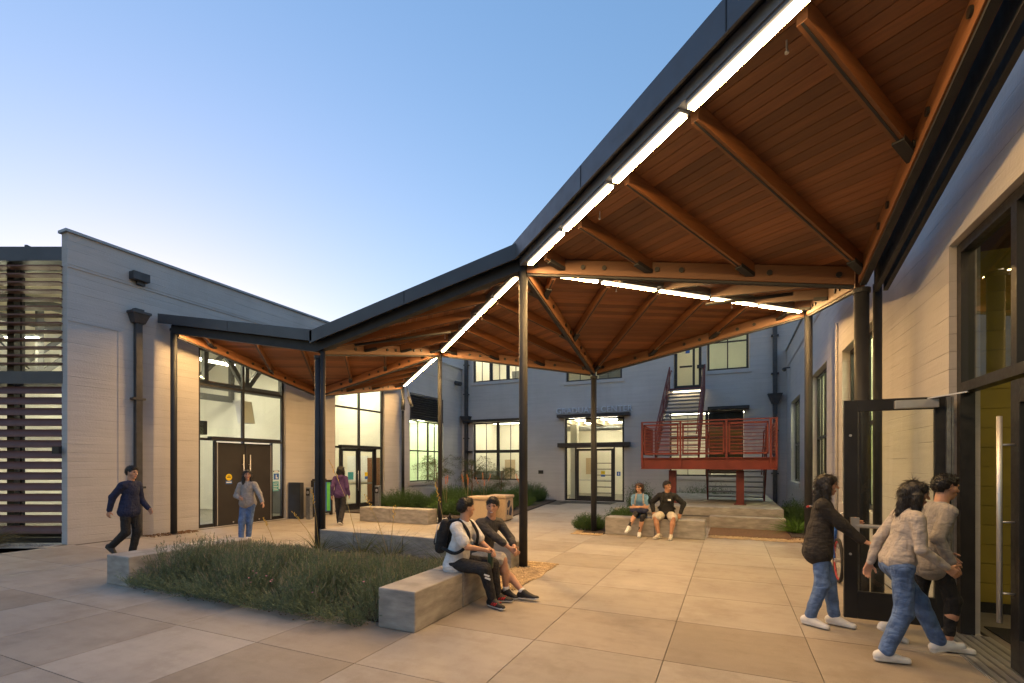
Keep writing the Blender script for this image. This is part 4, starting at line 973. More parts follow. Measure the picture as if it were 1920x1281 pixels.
# --- lavender bed: mounded, spilling over the paving edge
lv = Leaves(); n = 8200
cx = R_.uniform(-7.95, -3.6, 75); cy = R_.uniform(4.3, 7.0, 75)
px = R_.uniform(-7.98, -3.6, n*2); py = R_.uniform(4.12, 7.1, n*2)
_dm = np.hypot(px[:, None]-cx[None], py[:, None]-cy[None]); dist = _dm.min(1); near = _dm.argmin(1)
edge = np.minimum((py-4.12)/.55, 1)
keep = R_.rand(n*2) < np.clip(1.15-dist*2.1, .12, 1); px, py, dist, edge = px[keep][:n], py[keep][:n], dist[keep][:n], edge[keep][:n]; near = near[keep][:n]
H = np.clip(.6-dist*.85, .16, .6)*R_.uniform(.75, 1.12, len(px))*(.6+.4*edge)*np.clip(1.-(py-5.0)*.38, .3, 1)*np.where(px < -6.6, 1.1, 1.)
B = np.stack([px, py, np.full(len(px), .02)], 1)
sprigs(lv, B, H, .13, 16, .04, .0095, .3, out=np.stack([px-cx[near], py-cy[near], np.zeros(len(px))], 1)*1.5)
ne = 700; ex = R_.uniform(-7.9, -3.65, ne); eb = np.stack([ex, R_.uniform(4.12, 4.4, ne), np.full(ne, .03)], 1)
De = unit(np.stack([R_.normal(0, .35, ne), R_.uniform(-1.0, -.2, ne), R_.uniform(.25, .9, ne)], 1)); He = R_.uniform(.15, .36, ne)
lv.strips(eb, De, np.full(ne, .005), He, np.stack([np.zeros(ne), np.zeros(ne), -R_.uniform(0, .06, ne)], 1), 2, 0)
ti = np.tile(np.linspace(.2, 1, 14), ne); ii = np.repeat(np.arange(ne), 14)
lv.strips(eb[ii]+De[ii]*(He[ii]*ti)[:, None], unit(De[ii]+R_.normal(0, .6, (ne*14, 3))), np.full(ne*14, .008), R_.uniform(.025, .05, ne*14), np.zeros((ne*14, 3)), 1, 0)
o = link_mesh('lavender_bed', lv.mesh('lavender_bed', ['lavender', 'lavender_tip']), kind='stuff'); tag(o, 'dense low grey-green lavender filling the planting bed', 'ground cover')
# pink blossoms
fb = MB()
for k in range(14):
    x, y = rnd(-6, -3.8), rnd(4.25, 4.7); z = rnd(.16, .4)
    for q in range(4): a = rnd(0, 6.3); fb.add([(x, y, z), (x+.018*math.cos(a), y+.018*math.sin(a), z+.012), (x+.018*math.cos(a+1), y+.018*math.sin(a+1), z+.012)], [(0, 1, 2)])
tag(fb.build('blossoms', 'flower_pink', fix=False, kind='stuff'), 'scattered small pink blossoms in the lavender', 'blossoms')
# --- yucca clumps with flower stalks
def clump(x, y, n, L, w, m, spread=.9, droop=.25):
    lv = Leaves(); a = R_.uniform(0, 2*math.pi, n); el = R_.uniform(.35, 1.45, n)
    D = np.stack([np.cos(a)*np.cos(el)*spread, np.sin(a)*np.cos(el)*spread, np.sin(el)], 1); D = unit(D)
    P = np.stack([x+np.cos(a)*.05, y+np.sin(a)*.05, np.full(n, .03)], 1); LL = R_.uniform(.6, 1.05, n)*L
    bend = np.stack([np.cos(a)*LL*.25, np.sin(a)*LL*.25, -LL*droop*R_.uniform(.4, 1.4, n)], 1)
    lv.strips(P, D, np.full(n, w), LL, bend, 5, 0); return lv.mesh('leaves', [m])
def stalk(parent, x, y, dx, dy, h, mf='flower_yellow', bells=14, r=.006):
    p0, p1, p2 = Vector((x, y, .1)), Vector((x+dx*.45, y+dy*.45, h*.6)), Vector((x+dx, y+dy, h))
    s = MB().tube([p0, p1, p2], [r, r*.8, r*.5], 5).build('flower_stalk', 'stalk', parent, smooth=True)
    fb = MB()
    for k in range(bells):
        c = p1.lerp(p2, .45+.55*k/bells)+Vector((rnd(-.02, .02), rnd(-.02, .02), 0)); fb.tube([c, c+Vector((rnd(-.015, .015), rnd(-.015, .015), .024))], [.004, .007 if mf == 'flower_yellow' else .014], 5)
    if bells: fb.build('blossom', mf, s)
yl = ['wiry grass-like yucca clump against the bench wall behind the lavender with tall yellow stalk', 'wiry yucca clump close behind the backpack of the seated student', 'wiry yucca clump at the foot of the double canopy post', 'wiry yucca clump midway along the blue-lit bench wall', 'small wiry yucca clump between the double post and the low bench wall']
for i, (x, y, L, sts) in enumerate(((-5.6, 7.05, .8, [(.05, .1, 1.05), (-.5, -.1, 1.25)]), (-4.15, 6.75, .85, [(-.35, .1, 1.5)]), (-7.35, 7.1, .65, [(-.75, .0, .85), (-.3, .1, 1.3)]), (-6.4, 7.2, .75, [(-.9, .1, 1.9)]), (-8.3, 6.9, .32, [(-.5, .1, .7)]))):
    c = empty('yucca', (x, y, 0), yl[i], 'yucca', 'yucca clumps in the front bed')
    link_mesh('leaves', clump(x, y, 150, L, .009, 'yucca'), c)
    for dx, dy, h in sts: stalk(c, x, y, dx, dy, h)
# --- back bed: shrubs as bushes of sprigs
def bush(x, y, rx, ry, h, n, m, label, name='shrub', group=None, leafL=.07, leafW=.014):
    lv = Leaves(); a = R_.uniform(0, 2*math.pi, n); r = np.sqrt(R_.rand(n)); bx_, by_ = x+np.cos(a)*r*rx*.75, y+np.sin(a)*r*ry*.75
    B = np.stack([bx_, by_, np.full(n, .03)], 1); H = h*(1-.55*r**2)*R_.uniform(.7, 1.12, n)
    D = unit(np.stack([np.cos(a)*r*.55*rx/h, np.sin(a)*r*.55*ry/h, np.ones(n)], 1)+R_.normal(0, .16, (n, 3)))
    lv.strips(B, D, np.full(n, .008), H, R_.normal(0, .04, (n, 3)), 2, 0)
    per = 16; t = np.tile(np.linspace(.2, 1, per), n); i = np.repeat(np.arange(n), per)
    lv.strips(B[i]+D[i]*(H[i]*t)[:, None]+R_.normal(0, .02, (n*per, 3)), unit(D[i]+R_.normal(0, .8, (n*per, 3))), R_.uniform(.7, 1.3, n*per)*leafW, R_.uniform(.6, 1.3, n*per)*leafL, np.zeros((n*per, 3)), 1, 0)
    c = empty(name, (x, y, 0), label, 'shrub', group)
    link_mesh('foliage', lv.mesh('foliage', [m]), c)
    MB().tube([(x, y, 0), (x+.03, y, h*.5)], [.03, .012], 6).build('stem', 'bark', c)
gp = 'shrubs of the back bed'
for (x, y, rx, ry, h, lab) in ((-12.0, 16.0, 1.0, .9, .8, 'rounded dark shrub behind the two-block bench by the hall wall'), (-10.6, 17.2, .9, .9, .75, 'rounded dark shrub between the daylilies and the hall window'),
        (-8.4, 16.8, .8, 1.3, .62, 'low spreading rosemary along the path behind the litter bins'), (-8.6, 19.2, .8, 1.4, .72, 'low spreading rosemary midway along the path to the entrance'), (-8.9, 21.6, .85, 1.2, .95, 'tall rosemary mound at the wall end of the path'),
        (-10.6, 20.5, 1.1, 1.2, .85, 'dense shrub in front of the ground-floor office window'), (-12.2, 20.2, .9, 1.3, .8, 'dense shrub below the tinted hall window'), (-9.2, 15.0, .9, .7, .42, 'low grey-green mound right behind the bench post')):
    bush(x, y, rx*1.15, ry*1.15, h, 900, 'rosemary', lab, group=gp)
for (x, y, rx, ry, h, lab) in ((-3.55, 13.0, .45, .5, .42, 'small round shrub left of the slim post foot'), (-2.8, 13.7, .5, .45, .55, 'small round shrub behind the slim post and bench end'), (-2.9, 14.6, .4, .4, .5, 'small shrub in front of the short bench block'),
        (-2.85, 17.2, .4, .9, 1.15, 'leafy shrub behind the two seated students'), (-.9, 22.3, 1.5, .4, 1.0, 'low hedge under the lit window behind the stair columns'), (1.72, 16.6, .33, 1.2, .75, 'grassy shrub strip beside the stair platform at the right wall')):
    bush(x, y, rx, ry, h, 420, 'rosemary', lab, group='shrubs around the stair platform', leafL=.055)
for i, (x, y, L, n) in enumerate(((-9.75, 15.6, .8, 170), (-9.1, 16.1, .75, 150), (-10.2, 16.2, .75, 150), (-9.5, 16.8, .8, 150), (-8.7, 15.6, .6, 110))):
    c = empty('daylily', (x, y, 0), ['bright green daylily clump right of the slim post behind the bench', 'bright green daylily clump behind the litter bins', 'bright green daylily clump left of the slim post', 'bright green daylily clump deepest in the bed', 'small bright daylily clump at the path side'][i], 'daylily', 'daylily clumps')
    link_mesh('leaves', clump(x, y, n, L, .028, 'lily', 1.0, .45), c)
    if i in (0, 3):
        for k in range(3): stalk(c, x, y, rnd(-.3, .3), rnd(-.2, .2), rnd(1.2, 1.5), 'flower_orange', 16, .008)
for i, (x, y) in enumerate(((-9.4, 18.0), (-7.9, 18.8))):
    c = empty('torch_lily', (x, y, 0), ['orange torch lily stems rising behind the litter bins', 'orange torch lily stems above the rosemary near the path'][i], 'torch lily', 'torch lilies')
    link_mesh('leaves', clump(x, y, 90, .7, .018, 'lily', .9, .4), c)
    for k in range(4): stalk(c, x, y, rnd(-.5, .5), rnd(-.3, .3), rnd(1.1, 1.5), 'flower_orange', 14, .008)
# young trees: several slim stems, airy crowns
def airy_tree(x, y, h, w, label, nb=26):
    c = empty('young_tree', (x, y, 0), label, 'tree', 'young airy trees in the back bed')
    tr = MB(); tips = []
    tr.tube([(x, y, 0), (x+.05, y, h*.35), (x+rnd(-.1, .1), y, h*.75)], [.035, .025, .012], 7)
    for k in range(nb):
        z0 = h*rnd(.28, .72); a = rnd(0, 6.28); L = w*rnd(.5, 1.05); p0 = Vector((x+.03, y, z0)); p1 = p0+Vector((math.cos(a)*L*.5, math.sin(a)*L*.5, L*.45)); p2 = p0+Vector((math.cos(a)*L, math.sin(a)*L, L*.3))
        tr.tube([p0, p1, p2], [.01, .006, .003], 4); tips += [(p0, p1, p2)]*1
    tr.build('trunk', 'bark', c)
    lv = Leaves(); P = []; Dv = []
    for p0, p1, p2 in tips:
        for k in range(130):
            t = rnd(.25, 1); q = p0.lerp(p1, t*2) if t < .5 else p1.lerp(p2, t*2-1); P.append(q+Vector((rnd(-.1, .1), rnd(-.1, .1), rnd(-.12, .08)))); Dv.append((rnd(-1, 1), rnd(-1, 1), rnd(-1.2, .4)))
    P = np.array(P); Dv = unit(np.array(Dv)); n = len(P)
    lv.strips(P, Dv, np.full(n, .012), R_.uniform(.05, .11, n), np.zeros((n, 3)), 1, 0)
    link_mesh('crown', lv.mesh('crown', ['tree_leaf']), c)
airy_tree(-11.9, 18.2, 2.7, 1.15, 'airy young tree beside the canopy post in front of the tinted hall window'); airy_tree(-10.9, 19.6, 2.4, 1.1, 'airy young tree in front of the left half of the lit office window'); airy_tree(-9.7, 20.2, 2.0, .9, 'small airy tree in front of the right half of the lit office window', 18)
# ornamental grass at the far left, right strip grasses
for i, (x, y, L, n, m, lab) in enumerate(((-14.45, 4.8, .95, 300, 'dry_grass', 'feathery ornamental grass in front of the sunscreen'), (1.55, 14.4, .7, 200, 'lily', 'arching green grass clump at the platform corner'), (1.75, 15.5, .6, 160, 'lily', 'arching green grass clump between platform and right wall'))):
    c = empty('ornamental_grass', (x, y, 0), lab, 'grass clump'); link_mesh('leaves', clump(x, y, n, L, .01 if i == 0 else .016, m, .9, .45), c)
# --- gravel and wood chips
def pebbles(poly_fn, n, r0, r1, m, name, label):
    V = []; F = []; k = 0
    base = np.array([(1, 0, 0), (-1, 0, 0), (0, 1, 0), (0, -1, 0), (0, 0, 1), (0, 0, -1)], float); tri = np.array([(0, 2, 4), (2, 1, 4), (1, 3, 4), (3, 0, 4), (2, 0, 5), (1, 2, 5), (3, 1, 5), (0, 3, 5)])
    mb = MB()
    for i in range(n):
        x, y = poly_fn(); s = R_.uniform(r0, r1, 3)*(1, .75, .55); a = R_.rand()*6.28; ca, sa = math.cos(a), math.sin(a)
        p = base*s; p = p@np.array([[ca, sa, 0], [-sa, ca, 0], [0, 0, 1]]); p[:, 2] += .012+r0*.4*R_.rand()
        p[:, 0] += x; p[:, 1] += y
        mb.v += [tuple(q) for q in p]; mb.f += (tri+k).tolist(); mb.m += [0]*8; k += 6
    o = mb.build(name, m, fix=False, smooth=True, kind='stuff'); return tag(o, label, 'gravel')
soil([(-3.54, 6.28), (-3.0, 6.28), (-2.75, 7.2), (-2.9, 8.3), (-3.42, 8.3)], 'gravel_bed', 'gravel', .012)
pebbles(lambda: (rnd(-3.5, -2.8), rnd(6.3, 8.25)), 2600, .012, .026, 'gravel', 'gravel', 'tan gravel between the bench ends and the tall canopy post')
pebbles(lambda: (rnd(-3.75, -2.98), rnd(12.0, 12.7)), 900, .012, .026, 'gravel', 'gravel', 'tan gravel strip round the slim post by the bench')
pebbles(lambda: (rnd(-.5, 1.9), rnd(12.75, 13.5)), 2200, .012, .028, 'gravel', 'gravel', 'tan gravel strip in front of the stair platform')
pebbles(lambda: (rnd(-.5, 1.9), 13.2+abs(random.gauss(0, .5))), 700, .015, .03, 'mulch', 'wood_chips', 'dark wood chips below the stair platform')
pebbles(lambda: (rnd(-13.45, -12.9), rnd(7.2, 8.4)), 300, .012, .03, 'mulch', 'leaf_litter', 'brown leaf litter round the canopy post against the hall')
pebbles(lambda: (rnd(-7.9, -3.7), 4.3-abs(random.gauss(0, .09))), 260, .006, .016, 'mulch', 'leaf_litter', 'scattered dry litter on the paving along the lavender edge')
soil([(FS.pt(-7.2, 0, .7).x, FS.pt(-7.2, 0, .7).y), (FS.pt(.1, 0, .6).x, FS.pt(.1, 0, .6).y), (FS.pt(.1, 0, -.1).x, FS.pt(.1, 0, -.1).y), (FS.pt(-7.2, 0, -.1).x, FS.pt(-7.2, 0, -.1).y)], 'gravel_bed', 'bench_conc', .01)
pebbles(lambda: ((lambda s, n: (FS.pt(s, 0, n).x, FS.pt(s, 0, n).y))(-rnd(.1, 4.5), rnd(.05, .55))), 1500, .012, .026, 'bench_conc', 'gravel', 'grey gravel strip along the foot of the sunscreen')
# ================================================================== PEOPLE (signed-distance bodies, surface nets)
def smin(a, b, k):
    h = np.clip(.5+.5*(b-a)/k, 0, 1); return b*(1-h)+a*h-k*h*(1-h)
class SDF:
    def __init__(s, res): s.p = []; s.res = res
    def cap(s, a, b, ra, rb=None, k=.025, flat=None, fk=1., op='+'):
        s.p.append((np.array(a, float), np.array(b, float), ra, ra if rb is None else rb, k, None if flat is None else np.array(flat, float)/np.linalg.norm(flat), fk, op)); return s
    def ball(s, c, r, k=.02, flat=None, fk=1., op='+'): return s.cap(c, c, r, r, k, flat, fk, op)
    def mesh(s, wob=0., wscale=30., floor=None):
        pad = .05; P = [q for q in s.p if q[7] == '+']
        lo = np.min([np.minimum(a, b)-max(ra, rb) for a, b, ra, rb, *_ in P], 0)-pad; hi = np.max([np.maximum(a, b)+max(ra, rb) for a, b, ra, rb, *_ in P], 0)+pad
        n = np.ceil((hi-lo)/s.res).astype(int)+1; ax = [lo[i]+np.arange(n[i])*s.res for i in range(3)]
        D = np.full(n, 1., np.float32)
        for a, b, ra, rb, k, fl, fk, op in s.p:
            m = max(ra, rb)+.06; l2 = np.minimum(a, b)-m; h2 = np.maximum(a, b)+m
            i0 = np.clip(((l2-lo)/s.res).astype(int), 0, n); i1 = np.clip(((h2-lo)/s.res).astype(int)+2, 0, n)
            if np.any(i1 <= i0): continue
            X, Y, Z = np.meshgrid(*[ax[i][i0[i]:i1[i]] for i in range(3)], indexing='ij')
            Pt = np.stack([X, Y, Z], -1); ab = b-a; L2 = ab@ab
            t = np.clip(((Pt-a)@ab)/L2, 0, 1) if L2 > 1e-12 else np.zeros(X.shape)
            v = Pt-a-t[..., None]*ab
            if fl is not None:
                c = v@fl; v = v+(c*(fk-1))[..., None]*fl
            d = np.sqrt((v*v).sum(-1))-(ra+(rb-ra)*t)
            if fl is not None and fk > 1: d = d/(1+.35*(fk-1))
            sl = tuple(slice(i0[i], i1[i]) for i in range(3))
            D[sl] = smin(D[sl], d, k) if op == '+' else -smin(-D[sl], d, k)
        if wob:
            X, Y, Z = np.meshgrid(*ax, indexing='ij')
            w = np.sin(X*wscale*1.1+np.sin(Z*wscale*.5)*1.7+Y*wscale*.4)*np.sin(Z*wscale*.9+Y*wscale*.7+np.sin(X*wscale*.6))+.5*np.sin(Z*wscale*2.1+X*wscale*1.3)*np.sin(Y*wscale*1.7+2)
            D = D+wob*w.astype(np.float32)
        if floor is not None: D = np.maximum(D, (floor-ax[2])[None, None, :])
        return nets(D, lo, s.res)
def nets(D, lo, res):
    ins = D < 0; c = np.zeros(tuple(np.array(D.shape)-1), np.int8)
    for i in (0, 1):
        for j in (0, 1):
            for k in (0, 1): c += ins[i:D.shape[0]-1+i, j:D.shape[1]-1+j, k:D.shape[2]-1+k]
    cell = (c > 0) & (c < 8); idx = np.full(cell.shape, -1, np.int64); I = np.argwhere(cell); idx[cell] = np.arange(len(I))
    acc = np.zeros((len(I), 3)); cnt = np.zeros(len(I))
    off = [(i, j, k) for i in (0, 1) for j in (0, 1) for k in (0, 1)]
    val = {o: D[I[:, 0]+o[0], I[:, 1]+o[1], I[:, 2]+o[2]] for o in off}
    for a in off:
        for d in range(3):
            if a[d]: continue
            b = list(a); b[d] = 1; b = tuple(b); va, vb = val[a], val[b]; m = (va < 0) != (vb < 0)
            t = np.where(m, va/np.where(m, va-vb, 1), 0); p = np.array(a, float)[None]+t[:, None]*np.eye(3)[d][None]
            acc[m] += p[m]; cnt[m] += 1
    V = lo+(I+acc/cnt[:, None])*res; F = []
    for d in range(3):
        sl0 = [slice(None)]*3; sl1 = [slice(None)]*3; sl0[d] = slice(0, -1); sl1[d] = slice(1, None)
        A, B_ = ins[tuple(sl0)], ins[tuple(sl1)]; E = np.argwhere(A != B_); u, w = (d+1) % 3, (d+2) % 3
        ok = (E[:, u] > 0) & (E[:, w] > 0) & (E[:, u] < cell.shape[u]) & (E[:, w] < cell.shape[w]); E = E[ok]
        fl = A[E[:, 0], E[:, 1], E[:, 2]]
        q = []
        for du, dw in ((-1, -1), (0, -1), (0, 0), (-1, 0)):
            e = E.copy(); e[:, u] += du; e[:, w] += dw; q.append(idx[e[:, 0], e[:, 1], e[:, 2]])
        q = np.stack(q, 1); q[~fl] = q[~fl][:, ::-1]; F.append(q)
    F = np.concatenate(F); F = F[(F >= 0).all(1)]
    return V, F
def np_mesh(name, parts, mats):
    """parts: list of (V, F, material index per face or int)"""
    VV = np.concatenate([p[0] for p in parts]); o = 0; FF = []; MI = []
    for V, F, mi in parts:
        FF.append(F+o); o += len(V); MI.append(np.full(len(F), mi) if np.isscalar(mi) else mi)
    FF = np.concatenate(FF).astype(np.int32); MI = np.concatenate(MI).astype(np.int32)
    me = bpy.data.meshes.new(name); me.vertices.add(len(VV)); me.vertices.foreach_set('co', VV.astype(np.float32).ravel())
    me.loops.add(FF.size); me.loops.foreach_set('vertex_index', FF.ravel()); me.polygons.add(len(FF)); me.polygons.foreach_set('loop_start', np.arange(0, FF.size, 4, dtype=np.int32))
    me.polygons.foreach_set('material_index', MI); me.polygons.foreach_set('use_smooth', np.ones(len(FF), bool))
    for m in mats: me.materials.append(MATS[m])
    me.update(calc_edges=True); me.validate(); return me
def nrm(v): v = np.array(v, float); return v/(np.linalg.norm(v)+1e-9)
def ik(a, t, l1, l2, pole):
    a, t = np.array(a, float), np.array(t, float); d = t-a; L = np.linalg.norm(d); L2 = min(L, (l1+l2)*.998); u = d/L; t = a+u*L2
    x = (l1*l1-l2*l2+L2*L2)/(2*L2); h = math.sqrt(max(0, l1*l1-x*x)); p = np.array(pole, float); p = p-u*(p@u); p = nrm(p)
    return a+u*x+p*h, t
pmat('skin_a', (.52, .28, .18), .08, 30, .5); pmat('skin_b', (.42, .21, .12), .08, 30, .5); pmat('lip', (.42, .13, .1), .05, 30, .45); pmat('eye_dark', (.02, .015, .012), .05, 30, .25); pmat('teeth', (.75, .72, .66), .03, 30, .4)
def hairmat(n, c): pmat(n, c, .35, 60, .45, stretch=(1, 1, .15), bmp=.4, bscale=120)
hairmat('hair_black', (.014, .011, .01)); hairmat('hair_brown', (.07, .036, .02))
def cloth(n, c, var=.14, sc=14., b=.25):
    pmat(n, c, var, sc, .85); t = MATS[n].node_tree; bs = t.nodes['Principled BSDF']
    v = mapped(t, (1, 1, 2.2)); w = noise(t, v, 7.5, 2, .4); w2 = noise(t, mapped(t, (2.5, 2.5, .8)), 6.5, 2, .4); fz = noise(t, mapped(t), 260., 2)
    ridge = math_n(t, 'ABSOLUTE', math_n(t, 'SUBTRACT', w, .5)); ridge2 = math_n(t, 'ABSOLUTE', math_n(t, 'SUBTRACT', w2, .5))
    bump(t, bs, math_n(t, 'ADD', math_n(t, 'ADD', ridge, ridge2), math_n(t, 'MULTIPLY', fz, .03)), .6, .05)
for n_, c_ in (('c_white', (.68, .68, .69)), ('c_navy', (.012, .018, .055)), ('c_black', (.014, .014, .016)), ('c_char', (.05, .048, .05)), ('c_grey', (.3, .28, .27)), ('c_beige', (.42, .37, .33)), ('c_purple', (.085, .04, .13)), ('c_bluet', (.12, .25, .42)), ('c_khaki', (.55, .5, .43)), ('c_leather', (.028, .024, .022)), ('c_rust', (.1, .04, .028)), ('c_pants', (.022, .021, .024))): cloth(n_, c_)
cloth('denim', (.1, .17, .34), .35, 10.)
pmat('shoe_white', (.72, .71, .69), .05, 20, .6); pmat('shoe_black', (.015, .015, .016), .1, 20, .6); pmat('shoe_tan', (.5, .44, .36), .1, 20, .7); pmat('sole_white', (.7, .69, .66), .05, 20, .6); pmat('shoe_red', (.6, .03, .03), .05, 20, .6)
def head_parts(c, R, hair, hmat, skin, female=False, smile=False, long=0., beard=False):
    """c head centre (between the ears), R 3x3 columns = right, forward, up. returns skin part, hair part"""
    P = lambda x, y, z: c+R@np.array((x, y, z), float)
    r, f, u = R[:, 0], R[:, 1], R[:, 2]
    s = SDF(.0055)
    s.cap(P(0, -.02, .035), P(0, .012, .03), .079, .074, .03); s.cap(P(0, .03, -.02), P(0, .045, -.07), .058, .036 if female else .042, .03)
    s.ball(P(0, .058, -.1), .022, .02)
    for e in (-1, 1):
        s.ball(P(e*.04, .035, -.02), .034, .02); s.cap(P(e*.074, -.005, .018), P(e*.073, -.008, -.022), .014, .009, .008, r, 1.8); s.ball(P(e*.03, .09, .012), .012, .012, op='-')
        s.cap(P(e*.012, .083, .028), P(e*.045, .073, .03), .009, .008, .012)
    s.cap(P(0, .084, .01), P(0, .106, -.026), .008, .014, .01); s.cap(P(-.02, .083, -.062), P(.02, .083, -.062), .009, .009, .008); s.cap(P(-.013, .083, -.073), P(.013, .083, -.073), .008, .008, .008)
    s.cap(P(0, -.015, -.05), P(0, -.02, -.16), .052 if female else .058, .052 if female else .06, .03)
    V, F = s.mesh(); L = (V[F].mean(1)-c)@R
    mi = np.zeros(len(F), int); x, y, z = np.abs(L[:, 0]), L[:, 1], L[:, 2]
    mi[((x-.031)/.014)**2+((z-.011)/.0065)**2 < 1] = np.where((y > .04)[((x-.031)/.014)**2+((z-.011)/.0065)**2 < 1], 1, 0)
    mi[(x > .014) & (x < .047) & (np.abs(z-.033+(x-.03)*.1) < .0045) & (y > .04)] = 3
    mi[(x < .025) & (np.abs(z+.0675) < .012) & (y > .06)] = 2
    if smile: mi[(x < .021) & (np.abs(z+.067) < .0045) & (y > .06)] = 4
    if beard: mi[(np.abs(z+.05) < .004) & (x < .02) & (y > .07)] = 3
    sk = (V, F, mi)
    h = SDF(.007)
    h.cap(P(0, -.03, .042), P(0, .008, .04), .0855, .079, .02)
    h.ball(P(0, -.05, 0.), .075, .03)
    if hair == 'short':
        h.cap(P(-.03, .055, .088), P(.03, .055, .09), .024, .022, .02); h.cap(P(0, -.04, .075), P(0, .03, .09), .05, .04, .02)
        h.cap(P(0, .13, -.01), P(0, .11, -.1), .075, .09, .01, op='-'); h.cap(P(-.09, .045, -.05), P(.09, .045, -.05), .06, .06, .01, op='-'); h.cap(P(-.1, -.0, -.06), P(.1, -.0, -.06), .045, .045, .01, op='-')
        h.cap(P(0, -.03, -.13), P(0, -.12, -.12), .07, .07, .01, op='-')
    else:
        for e in (-1, 1):
            h.cap(P(e*.055, .0, .06), P(e*.075, -.015, -.06), .04, .036, .03)
            if long: h.cap(P(e*.074, -.015, -.04), P(e*.085, .01, -.07-long), .044, .034, .03)
        h.cap(P(0, -.07, 0), P(0, -.075, -.08-long), .065, .05, .03)
        if hair == 'pony': h.ball(P(0, -.1, .02), .045, .03)
        h.cap(P(0, .13, .0), P(0, .12, -.12), .074, .074, .012, op='-')
    Vh, Fh = h.mesh(.0042 if hair == 'short' else .003, 130. if hair == 'short' else 75.)
    return sk, (Vh, Fh, 0)
def hand_part(w, d, pn, curl, side, spread=.02):
    """wrist w, finger direction d, palm normal pn (towards the gripped thing)"""
    d = nrm(d); pn = nrm(np.array(pn)-d*(np.array(pn)@d)); sd = np.cross(d, pn)*side    # sd points to the thumb side
    s = SDF(.0048); k0 = w+d*.012; kn = w+d*.085
    for q in (-.028, -.01, .01, .028): s.cap(k0+sd*q*.7, kn+sd*q, .014, .012, .012)
    for q, L in ((.03, .068), (.011, .078), (-.009, .072), (-.028, .056)):
        a = kn+sd*q; an = curl*.5; e1 = a+(d*math.cos(an)+pn*math.sin(an))*L*.5; an += curl*.7; e2 = e1+(d*math.cos(an)+pn*math.sin(an))*L*.32; an += curl*.5; e3 = e2+(d*math.cos(an)+pn*math.sin(an))*L*.24
        s.cap(a, e1, .0098, .0088, .004); s.cap(e1, e2, .0088, .0082, .004); s.cap(e2, e3, .0082, .0068, .004)
    t0 = w+d*.03+sd*.028; t1 = t0+nrm(sd*.8+d*.7+pn*.35)*.042; t2 = t1+nrm(sd*.25+d*.8+pn*(.3+curl*.5))*.034
    s.cap(t0-sd*.008, t1, .0135, .0105, .01); s.cap(t1, t2, .0105, .008, .004); s.cap(w-d*.03, w+d*.02, .024, .024, .012, pn, 1.35)
    V, F = s.mesh(); return (V, F, 0)
def shoe_part(ank, toe, up=(0, 0, 1), L=.27, w=.045, high=0., sole=.022):
    """ank = ankle joint, toe = unit direction; local up"""
    f = nrm(toe); u = nrm(np.array(up)-f*(np.array(up)@f)); g = ank-u*.075
    s = SDF(.0075); h = g-f*.055; t = g+f*(L-.095)
    s.cap(h+u*.032, g+f*.05+u*.03, w*.78, w*.95, .02, u, 1.1); s.cap(g+f*.05+u*.03, t+u*.02, w*.98, w*.82, .02, u, 1.45)
    s.cap(h+u*.05, ank+u*.0, .04, .044+high*.2, .03); s.cap(ank+f*.02-u*.01, g+f*.1+u*.035, .038, .03, .03)
    s.cap(h+u*.005, t+u*.002, w*.9, w*.88, .012, u, 2.6)
    V, F = s.mesh(); Lz = (V[F].mean(1)-g)@u; Ly = (V[F].mean(1)-g)@f
    mi = np.where(Lz < sole-.006, 1, 0)
    V = V-np.outer(np.minimum((V-g)@u+.0, 0)*.0, u); return V, F, mi, g, f, u
